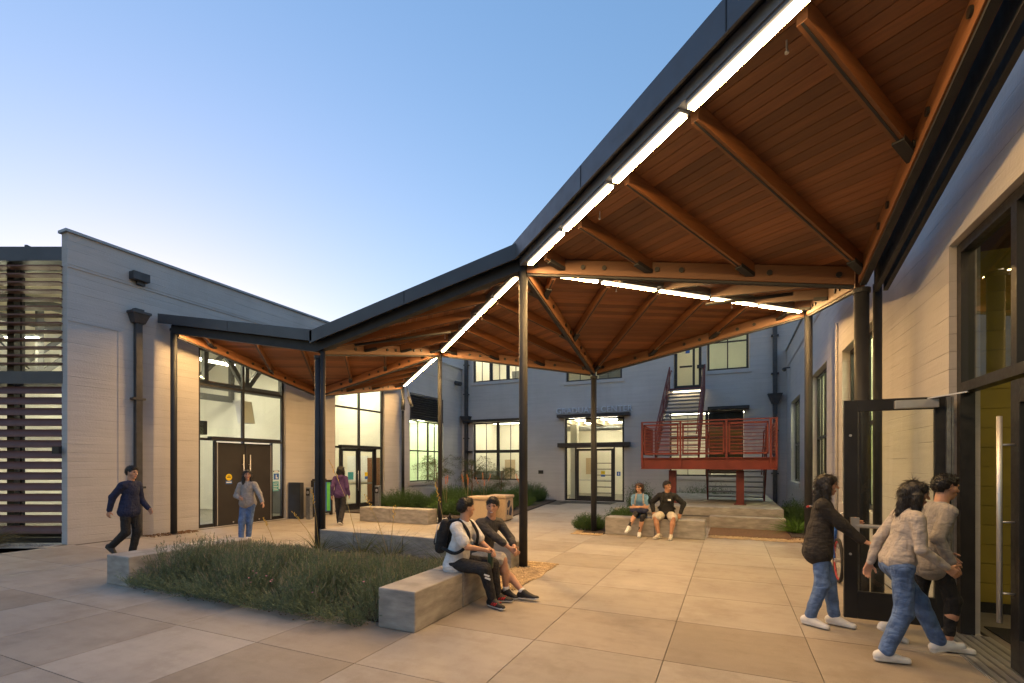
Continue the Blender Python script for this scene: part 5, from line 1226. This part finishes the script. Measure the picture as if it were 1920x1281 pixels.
def person(name_label, loc, yaw, P, wear, skin='skin_a', hair=('short', 'hair_black', 0.), S_=1., female=False, smile=False, beard=False, group=None):
    """P: local pose (x right, y forward, z up, metres, ground z=0)"""
    root = empty('person', (*loc, 0), name_label, 'person', group)
    cy, sy = math.cos(yaw), math.sin(yaw); RW = np.array([[cy, -sy, 0], [sy, cy, 0], [0, 0, 1.]]); L0 = np.array([*loc, 0.])
    wl_ = lambda V: (V*S_)@RW.T+L0
    A = np.array; pel = A(P['pelvis'], float); sp = nrm(P.get('spine', (0, .03, 1))); tw = P.get('twist', 0.)
    rt = nrm(A((math.cos(tw), math.sin(tw), 0))-sp*(A((math.cos(tw), math.sin(tw), 0))@sp)); fw = np.cross(sp, rt)
    hr = nrm(A(P.get('hipaxis', (1, 0, 0)))); sw = .158 if female else .178; hw = .095 if female else .088
    waist = pel+sp*.16; chest = pel+sp*.34+fw*.01; neck = pel+sp*.52; sh = {s: pel+sp*.45+rt*s*sw for s in (-1, 1)}
    hip = {s: pel+hr*s*hw-A((0, 0, .03)) for s in (-1, 1)}
    arm, leg = {}, {}
    for s, kk in ((-1, 'L'), (1, 'R')):
        e, h = ik(sh[s], P['hand'+kk], .285, .255, P.get('elbow'+kk, (s*.6, -.8, -.3))); arm[s] = (sh[s], e, h)
        kn, an = ik(hip[s], P['foot'+kk], .43, .42, P.get('knee'+kk, (s*.1, 1, .2))); leg[s] = (hip[s], kn, an)
    hy, hp = P.get('head', (0, 0)); tilt = P.get('tilt', 0.)
    f = A((-math.sin(hy)*math.cos(hp), math.cos(hy)*math.cos(hp), math.sin(hp))); r0 = A((math.cos(hy), math.sin(hy), 0)); u = np.cross(r0, f); r0 = r0*math.cos(tilt)+u*math.sin(tilt); u = np.cross(r0, f)
    HR = np.stack([r0, f, u], 1); hc = neck+sp*.05+u*.12+f*.02
    bl = P.get('build', 1.)
    # body
    b = SDF(.0105)
    b.cap(pel, waist, .12*bl, .105*bl, .04, fw, 1.35); b.cap(waist, chest, .105*bl, .135*bl, .04, fw, 1.4); b.cap(sh[-1]*.8+sh[1]*.2, sh[1]*.8+sh[-1]*.2, .07, .07, .04); b.cap(neck-sp*.05, hc-u*.05, .055, .05, .03)
    for s in (-1, 1):
        a = arm[s]; b.cap(a[0], a[1], .047*bl, .037*bl, .03); b.cap(a[1], a[2], .038*bl, .025, .02); l = leg[s]; b.cap(l[0], l[1], .078*bl, .05*bl, .03); b.cap(l[1], l[1]+(l[2]-l[1])*.35, .05*bl, .055*bl, .02); b.cap(l[1]+(l[2]-l[1])*.35, l[2], .055*bl, .033, .02)
    Vb, Fb = b.mesh(); parts = [(wl_(Vb), Fb, 0)]
    (Vh, Fh, mh), (Va, Fa, ma) = head_parts(hc, HR, hair[0], hair[1], skin, female, smile, hair[2], beard); parts.append((wl_(Vh), Fh, mh))
    for s, kk in ((-1, 'L'), (1, 'R')):
        e, w = arm[s][1], arm[s][2]; d = P.get('hdir'+kk); d = nrm(w-e) if d is None else nrm(d)
        V, F, m = hand_part(w, d, P.get('palm'+kk, (-s, 0, 0)), P.get('curl'+kk, .55), s); parts.append((wl_(V), F, 0))
    me = np_mesh('body', parts, [skin, 'eye_dark', 'lip', hair[1], 'teeth']); link_mesh('body', me, root)
    nv = np.cross(Va[Fa[:, 2]]-Va[Fa[:, 0]], Va[Fa[:, 3]]-Va[Fa[:, 1]]); nv = unit(nv); ce_ = Va[Fa].mean(1)
    if ((ce_-hc)*nv).sum() < 0: nv = -nv
    ns = 2600; pk = R_.randint(0, len(Fa), ns); cp, cn = ce_[pk], nv[pk]; hs2 = Leaves()
    if hair[0] == 'short':
        dh_ = unit(cn*.55+(u*.35-f*.25)[None]+R_.normal(0, .35, (ns, 3))); hs2.strips(cp-cn*.004, dh_, np.full(ns, .0035), R_.uniform(.012, .026, ns), R_.normal(0, .003, (ns, 3)), 1, 0)
    else:
        gd = np.array((0, 0, -1.)); dh_ = unit(gd-cn*(cn@gd)[:, None]+cn*.1+R_.normal(0, .12, (ns, 3))); hs2.strips(cp-cn*.003, dh_, np.full(ns, .004), R_.uniform(.04, .085, ns), R_.normal(0, .006, (ns, 3))+cn*-.004, 2, 0)
    link_mesh('hair', np_mesh('hair', [(wl_(Va), Fa, 0), (wl_(np.concatenate(hs2.v)), np.concatenate(hs2.f), 0)], [hair[1]]), root)
    # clothing
    top, tm, slv = wear['top']          # slv: 'short','long','mid'
    fat = wear.get('loose', .016); hem = wear.get('hem', -.03)
    c = SDF(.0105); lowp = pel+sp*hem
    [c.cap(lowp+rt*e*.058, waist+rt*e*.04, (.116+fat)*bl, (.088+fat)*bl, .04) for e in (-1, 1)]; c.cap(waist, chest, (.112+fat)*bl, (.137+fat*.7)*bl, .04, fw, 1.36); c.cap(sh[-1]*.82+sh[1]*.18+sp*.0, sh[1]*.82+sh[-1]*.18, .078, .078, .04); c.cap(neck-sp*.06, neck-sp*.015, .074, .066, .03)
    for s in (-1, 1):
        a = arm[s]; fa = fat*.8
        if slv == 'short': m_ = a[0]+(a[1]-a[0])*.72; c.cap(a[0], m_, .058*bl+fa*.5, .056*bl+fa, .03)
        else:
            c.cap(a[0], a[1], .056*bl+fa*.6, .046*bl+fa*.7, .03); en = 1. if slv == 'long' else .55; c.cap(a[1], a[1]+(a[2]-a[1])*en*.97, .046*bl+fa*.6, (.034 if slv == 'long' else .045)+fa*.5, .02)
    if wear.get('hood'): c.cap(neck-fw*.07+rt*.06-sp*.02, neck-fw*.07-rt*.06-sp*.02, .05, .05, .03); c.cap(neck-fw*.09-sp*.06, neck-fw*.09-sp*.12, .05, .03, .03)
    c.ball(neck+sp*.075+fw*.012, .058, .01, op='-')
    Vc, Fc = c.mesh(.003, 29.); link_mesh(top, np_mesh(top, [(wl_(Vc), Fc, 0)], [tm]), root)
    bot, bm_, bl_ = wear['bottom']      # bl_: fraction of shank covered; negative = shorts
    t = SDF(.0105); lf = wear.get('leg', .016)
    t.cap(pel-sp*.01, pel+sp*.09, .125*bl, .112*bl, .04, fw, 1.3)
    for s in (-1, 1):
        l = leg[s]; t.cap(pel+hr*s*.05, l[0], .096*bl, .086*bl+lf*.3, .05)
        if bl_ < 0: t.cap(l[0], l[0]+(l[1]-l[0])*.86, .09*bl+lf*.6, .078*bl+lf*1.5, .04)
        else:
            t.cap(l[0], l[1], .08*bl+lf*.4, .056*bl+lf*.9, .04); e_ = l[1]+(l[2]-l[1])*bl_; t.cap(l[1], e_, .056*bl+lf, wear.get('cuff', .05)+lf*.6, .03)
    Vt, Ft = t.mesh(.003, 26.); link_mesh(bot, np_mesh(bot, [(wl_(Vt), Ft, 0)], [bm_]), root)
    # shoes
    for s, kk in ((-1, 'L'), (1, 'R')):
        td = P.get('toe'+kk, (s*.12, 1, 0)); tu = P.get('toeup'+kk, (0, 0, 1)); V, F, mi, g, f_, u_ = shoe_part(leg[s][2], A(td, float), tu)
        so = link_mesh('shoe', np_mesh('shoe', [(wl_(V), F, mi)], [wear['shoe'], wear.get('sole', 'sole_white')]), root)
        lc_ = MB(); sd_2 = np.cross(f_, u_)
        for q in range(4):
            pc = g+f_*(.035+q*.02)+u_*(.083-q*.011); lc_.bar(wl_((pc-sd_2*.022)[None])[0], wl_((pc+sd_2*.022)[None])[0], .006, .006)
        lc_.build('lace', wear.get('lace', 'c_grey' if wear['shoe'] == 'shoe_white' else 'c_white'), so)
        if wear.get('stripes'):
            mb = MB(); sd = np.cross(f_, u_)
            for q in range(3):
                for e in (-1, 1):
                    a0 = g+f_*(.02+q*.03)+u_*.03+sd*e*.046; a1 = g+f_*(.05+q*.03)+u_*.06+sd*e*.037; A0, A1 = wl_(a0[None])[0], wl_(a1[None])[0]; mb.bar(A0, A1, .014, .014)
            mb.build('stripe', wear['stripes'], so)
        if wear.get('sock'):
            mb = MB(); a0, a1 = wl_((leg[s][2]-u_*.02)[None])[0], wl_((leg[s][2]+(leg[s][1]-leg[s][2])*.14)[None])[0]; mb.tube([a0, a1], .047*S_, 12).build('sock', wear['sock'], root, smooth=True)
    return dict(root=root, w=wl_, pel=pel, sp=sp, fw=fw, rt=rt, sh=sh, neck=neck, chest=chest, arm=arm, leg=leg, hc=hc, HR=HR)
def backpack(pp, m, label, trim='c_white', straps_m=None, front=True):
    w, sp, fw, rt = pp['w'], pp['sp'], pp['fw'], pp['rt']; pel, ch = pp['pel'], pp['chest']
    c = pel+sp*.28-fw*.23
    s = SDF(.011); 
    for q in (-.09, .09): s.cap(c-sp*.17+rt*q, c+sp*.15+rt*q*.8, .075, .065, .05)
    s.cap(c-sp*.12-fw*.08+rt*.05, c-sp*.0-fw*.08+rt*.05, .06, .05, .03); s.cap(c-sp*.12-fw*.08-rt*.05, c-sp*.0-fw*.08-rt*.05, .06, .05, .03)
    V, F = s.mesh(.002, 40.); root = empty('backpack', tuple(w(c[None])[0]), label, 'backpack')
    link_mesh('bag', np_mesh('bag', [(w(V), F, 0)], [m]), root)
    W1 = lambda p: Vector(w(np.array(p)[None])[0])
    for e in (-1, 1):
        pts = [c+sp*.2+fw*.06+rt*e*.07, pp['sh'][e]*.55+(pp['neck'])*.45+sp*.045, ch+sp*.06+fw*.155+rt*e*.1, ch-sp*.1+fw*.155+rt*e*.125, ch-sp*.2+fw*.06+rt*e*.2, c-sp*.15+fw*.06+rt*e*.13]
        P_ = [W1(p) for p in pts]; fine = []
        for i in range(len(P_)-1):
            p0, p1, p2, p3 = P_[max(i-1, 0)], P_[i], P_[i+1], P_[min(i+2, len(P_)-1)]
            for q in range(5): t = q/5; fine.append(.5*((2*p1)+(p2-p0)*t+(2*p0-5*p1+4*p2-p3)*t*t+(3*p1-p0-3*p2+p3)*t**3))
        MB().tube(fine+[P_[-1]], .021, 8).build('strap', straps_m or m, root, smooth=True)
    a = c-fw*.14
    MB().tube([W1(c-fw*.07-sp*.12+rt*.12), W1(c-fw*.1+sp*.1+rt*.1), W1(c-fw*.05+sp*.21), W1(c-fw*.1+sp*.1-rt*.1)], .006, 6).build('zip_piping', trim, root, smooth=True)
    MB().tube([W1(c+sp*.2+rt*.03), W1(c+sp*.27), W1(c+sp*.2-rt*.03)], .01, 6).build('grab_loop', m, root, smooth=True)
    return root
def yaw_to(dx, dy): return math.atan2(-dx, dy)      # yaw that turns local +y to (dx,dy)
# --- seated pair on the bench beside the lavender
st1 = person('seated young man in white t-shirt and dark track pants wearing a black backpack', (-3.22, 5.42), yaw_to(1, .05), dict(pelvis=(0, 0, .565), spine=(.02, .2, 1), twist=-.12, head=(.85, -.02), footR=(-.0, .5, .095), footL=(-.24, .46, .095), kneeR=(.15, 1, .5), kneeL=(-.1, 1, .5), toeR=(.45, 1, 0), toeL=(-.25, 1, 0),
    handR=(.02, .42, .72), handL=(-.06, .45, .71), elbowR=(.8, -.5, -.3), elbowL=(-.7, -.5, -.3), palmR=(-.6, .2, -.4), palmL=(.6, .1, -.4), curlR=1.0, curlL=1.0, build=1.04),
    dict(top=('t_shirt', 'c_white', 'short'), bottom=('track_pants', 'c_pants', .9), shoe='shoe_black', stripes='shoe_red', loose=.024, hem=-.07, leg=.024, cuff=.042), hair=('short', 'hair_black', 0))
backpack(st1, 'c_black', 'black backpack with pale zip worn by the man in the white t-shirt')
fk = Vector(st1['w'](np.array([[-.02, .46, .66]]))[0])
fl_ = empty('water_bottle', tuple(fk), 'dark green drinking bottle held between the knees of the white-shirted man', 'bottle')
pmat('bottle_green', (.03, .06, .03), .1, 10, .35)
MB().tube([fk+Vector((0, 0, -.17)), fk+Vector((0, 0, -.16)), fk+Vector((0, 0, .02)), fk+Vector((0, 0, .04))], [.03, .036, .036, .026], 16).build('bottle_body', 'bottle_green', fl_, smooth=True); MB().tube([fk+Vector((0, 0, .04)), fk+Vector((0, 0, .075))], .024, 14).build('cap', 'black_plastic', fl_, smooth=True)
for k, off in enumerate((0, .05)):
    kn = np.array(st1['leg'][1][1]); an = np.array(st1['leg'][1][2]); p = kn+(an-kn)*(.12+off*2)+np.array((.083, .02, 0)); a, b_ = st1['w'](np.array([p, p+np.array((-.035, .055, -.03))]))
    MB().bar(a, b_, .02, .02).build('reflective_stripe', 'print_white', st1['root'])
st2 = person('smiling seated man in charcoal sweater and pale shorts with one leg stretched out', (-3.2, 6.05), yaw_to(1, -.12), dict(pelvis=(0, 0, .565), spine=(.06, .36, 1), twist=-.3, head=(-1.1, -.05), tilt=.1, footR=(.06, .45, .095), footL=(.05, .72, .095), kneeR=(.1, 1, .6), kneeL=(-.35, 1, .8), toeR=(.25, 1, 0), toeL=(-.15, 1, .05),
    handR=(.06, .56, .64), handL=(.0, .55, .66), elbowR=(.8, -.2, -.2), elbowL=(-.8, -.2, -.2), palmR=(-.8, 0, -.3), palmL=(.8, 0, -.3), curlR=.7, curlL=.7),
    dict(top=('sweater', 'c_char', 'mid'), bottom=('shorts', 'c_khaki', -1), shoe='shoe_black', sock='c_white', loose=.02, hem=-.04), hair=('short', 'hair_black', 0), smile=True)
# --- seated pair below the stair
st3 = person('smiling seated woman in blue t-shirt and glasses with legs crossed', (-2.1, 12.62), yaw_to(.08, -1), dict(pelvis=(0, 0, .555), spine=(0, .1, 1), head=(-.35, 0), tilt=-.08, footL=(-.02, .42, .1), footR=(.22, .66, .27), kneeL=(-.1, 1, .4), kneeR=(-.35, 1, .9), toeL=(0, 1, 0), toeR=(.3, 1, -.25), toeupR=(0, .3, 1),
    handR=(-.08, .27, .76), handL=(.08, .28, .74), elbowR=(.8, -.3, -.3), elbowL=(-.8, -.3, -.3), palmR=(-.3, -.6, 0), palmL=(.3, -.6, 0), hdirR=(-1, .1, 0), hdirL=(1, .1, 0), curlR=.5, curlL=.5),
    dict(top=('t_shirt', 'c_bluet', 'short'), bottom=('leggings', 'c_pants', .93), shoe='shoe_white', loose=.018, hem=-.04, leg=.004, cuff=.034), hair=('pony', 'hair_brown', 0.), S_=.97, female=True, smile=True)
gm = MB(); Gp = lambda x, y, z: Vector(st3['w']((st3['hc']+st3['HR']@np.array((x, y, z)))[None])[0])
for e in (-1, 1): gm.tube([Gp(e*.032+.02*math.cos(q*.524), .1, .011+.016*math.sin(q*.524)) for q in range(13)], .0025, 5, caps=False); gm.tube([Gp(e*.052, .098, .014), Gp(e*.078, .0, .018)], .0022, 5)
gm.tube([Gp(-.012, .103, .013), Gp(.012, .103, .013)], .0022, 5).build('glasses', 'black_plastic', st3['root'])
backpack(st3, 'c_char', 'grey-strapped backpack worn by the woman in the blue t-shirt', straps_m='c_grey')
lb = SDF(.011); lc = np.array((.0, .26, .68)); lb.cap(lc-np.array((.17, 0, 0)), lc+np.array((.17, 0, 0)), .07, .075, .04, (0, 0, 1), 1.5); lb.cap(lc-np.array((.15, -.06, .03)), lc+np.array((.15, .06, -.03)), .05, .05, .04)
V, F = lb.mesh(.004, 35.); hb2 = empty('jacket_bundle', tuple(st3['w'](lc[None])[0]), 'bundled navy jacket on the lap of the woman in blue', 'jacket'); link_mesh('fabric', np_mesh('fabric', [(st3['w'](V), F, 0)], ['c_navy']), hb2)
st4 = person('seated man in black hoodie and pale shorts laughing over his shoulder', (-1.45, 12.64), yaw_to(-.05, -1), dict(pelvis=(0, 0, .57), spine=(-.03, .06, 1), twist=.1, head=(.85, .08), footR=(.1, .5, .095), footL=(-.18, .5, .095), kneeR=(.45, 1, .5), kneeL=(-.45, 1, .5), toeR=(.5, 1, 0), toeL=(-.05, 1, 0),
    handR=(.3, .12, .62), handL=(-.34, .06, .6), elbowR=(.8, -.5, -.2), elbowL=(-.9, -.4, -.2), palmR=(-.2, 0, -1), palmL=(.2, 0, -1), curlR=.4, curlL=.4, build=1.1),
    dict(top=('hoodie', 'c_black', 'long'), bottom=('shorts', 'c_khaki', -1), shoe='shoe_tan', loose=.03, hem=-.05, hood=True), skin='skin_b', hair=('short', 'hair_black', 0), smile=True)
backpack(st4, 'c_black', 'black backpack worn by the man in the black hoodie')
a = st4['chest']+st4['fw']*.185+st4['rt']*(-.07)+st4['sp']*.03; q0, q1 = st4['w'](np.array([a-st4['rt']*.035, a+st4['rt']*.035])); MB().bar(q0, q1, .03, .04).build('chest_print', 'print_white', st4['root'])
# --- people walking
person('man in navy pullover and black trousers striding past the hall', (-10.62, 5.5), yaw_to(1, .35), dict(pelvis=(0, 0, .955), spine=(0, .06, 1), head=(-.1, -.08), footL=(-.09, -.02, .095), footR=(.08, -.3, .22), kneeL=(0, 1, 0), kneeR=(.05, 1, .2), toeL=(-.1, 1, 0), toeR=(.1, 1, -.7), toeupR=(0, .7, 1),
    handL=(-.22, .2, .93), handR=(.22, -.2, .93), elbowL=(-.15, -1, 0), elbowR=(.15, -1, 0), curlL=.7, curlR=.7), dict(top=('pullover', 'c_navy', 'long'), bottom=('trousers', 'c_black', .97), shoe='shoe_black', sole='shoe_black', loose=.03, hem=-.06, leg=.02), hair=('short', 'hair_black', 0), S_=1.0)
person('dark-haired woman in grey sweater and blue jeans in front of the black doors', (-10.25, 7.75), yaw_to(.45, -1), dict(pelvis=(0, 0, .965), spine=(.02, .0, 1), twist=.25, head=(.55, .05), footL=(.04, -.1, .095), footR=(.1, .12, .095), kneeL=(0, 1, 0), kneeR=(0, 1, 0),
    handL=(-.44, .14, .98), handR=(.06, .27, 1.1), elbowL=(-.6, -.8, 0), elbowR=(.7, -.5, -.3), curlL=.5, curlR=.6), dict(top=('sweater', 'c_grey', 'long'), bottom=('jeans', 'denim', .9), shoe='shoe_white', loose=.03, hem=-.0, leg=.022), hair=('long', 'hair_black', .16), S_=.94, female=True)
person('long-haired person in purple hoodie and dark trousers walking to the glazed doors', (-10.65, 11.1), yaw_to(-.5, 1), dict(pelvis=(0, 0, .955), spine=(0, .04, 1), head=(-.05, -.05), footL=(-.09, .16, .095), footR=(.08, -.24, .13), kneeL=(0, 1, 0), kneeR=(0, 1, 0), toeR=(.08, 1, -.45), toeupR=(0, .45, 1),
    handL=(-.23, -.08, .9), handR=(.23, .1, .9), elbowL=(-.15, -1, 0), elbowR=(.15, -1, 0)), dict(top=('hoodie', 'c_purple', 'long'), bottom=('trousers', 'c_pants', .97), shoe='shoe_black', loose=.026, hem=-.02, hood=True, leg=.03), hair=('long', 'hair_black', .12), S_=.99, female=True)
person('woman in dark jacket and light jeans holding the glass door open', (.93, 6.4), yaw_to(1, -.05), dict(pelvis=(0, -.02, .955), spine=(0, .1, 1), twist=-.15, head=(.05, -.1), footL=(-.02, .14, .095), footR=(.12, -.12, .095), kneeL=(0, 1, 0), kneeR=(0, 1, 0), toeR=(.55, 1, 0), toeL=(.3, 1, 0),
    handR=(.1, .42, .98), handL=(-.26, .3, 1.18), elbowR=(.6, -.7, -.5), elbowL=(-.6, -.6, -.6), palmR=(-.3, 0, -1), hdirR=(.1, 1, -.35), curlR=.15, curlL=.4), dict(top=('jacket', 'c_leather', 'long'), bottom=('jeans', 'denim', .9), shoe='shoe_white', loose=.042, hem=-.1, leg=.02, cuff=.05), hair=('long', 'hair_black', .16), S_=.96, female=True)
person('dark-haired woman in cream top and blue jeans stepping towards the doorway', (1.34, 5.5), yaw_to(1, .25), dict(pelvis=(0, .06, .945), spine=(0, .22, 1), head=(-.15, -.2), footR=(.08, -.08, .095), footL=(-.06, .46, .17), kneeR=(0, 1, 0), kneeL=(0, 1, .1), toeR=(.1, 1, 0), toeL=(0, 1, .25), toeupL=(0, -.25, 1),
    handR=(.2, .36, .95), handL=(-.22, -.06, .9), elbowR=(.2, -1, -.2), elbowL=(-.15, -1, 0)), dict(top=('knit_top', 'c_beige', 'long'), bottom=('jeans', 'denim', .93), shoe='shoe_white', loose=.008, hem=.03, leg=.022, cuff=.052), hair=('long', 'hair_black', .14), S_=.95, female=True)
person('person in grey sweater and black leggings walking in through the open doorway', (1.78, 6.02), yaw_to(1, .12), dict(pelvis=(0, .02, .95), spine=(0, .16, 1), head=(.1, -.15), footR=(.09, .12, .095), footL=(-.08, -.3, .16), kneeR=(0, 1, 0), kneeL=(0, 1, 0), toeL=(0, 1, -.5), toeupL=(0, .5, 1),
    handR=(.23, .08, .91), handL=(-.22, .24, .93), elbowR=(.15, -1, 0), elbowL=(-.15, -1, 0)), dict(top=('sweater', 'c_grey', 'long'), bottom=('leggings', 'c_black', .78), shoe='shoe_white', loose=.022, hem=-.12, leg=.012, cuff=.038), hair=('short', 'hair_black', 0), S_=.97)
for _o in bpy.data.objects:
    if '_loc' in _o.keys(): del _o['_loc']
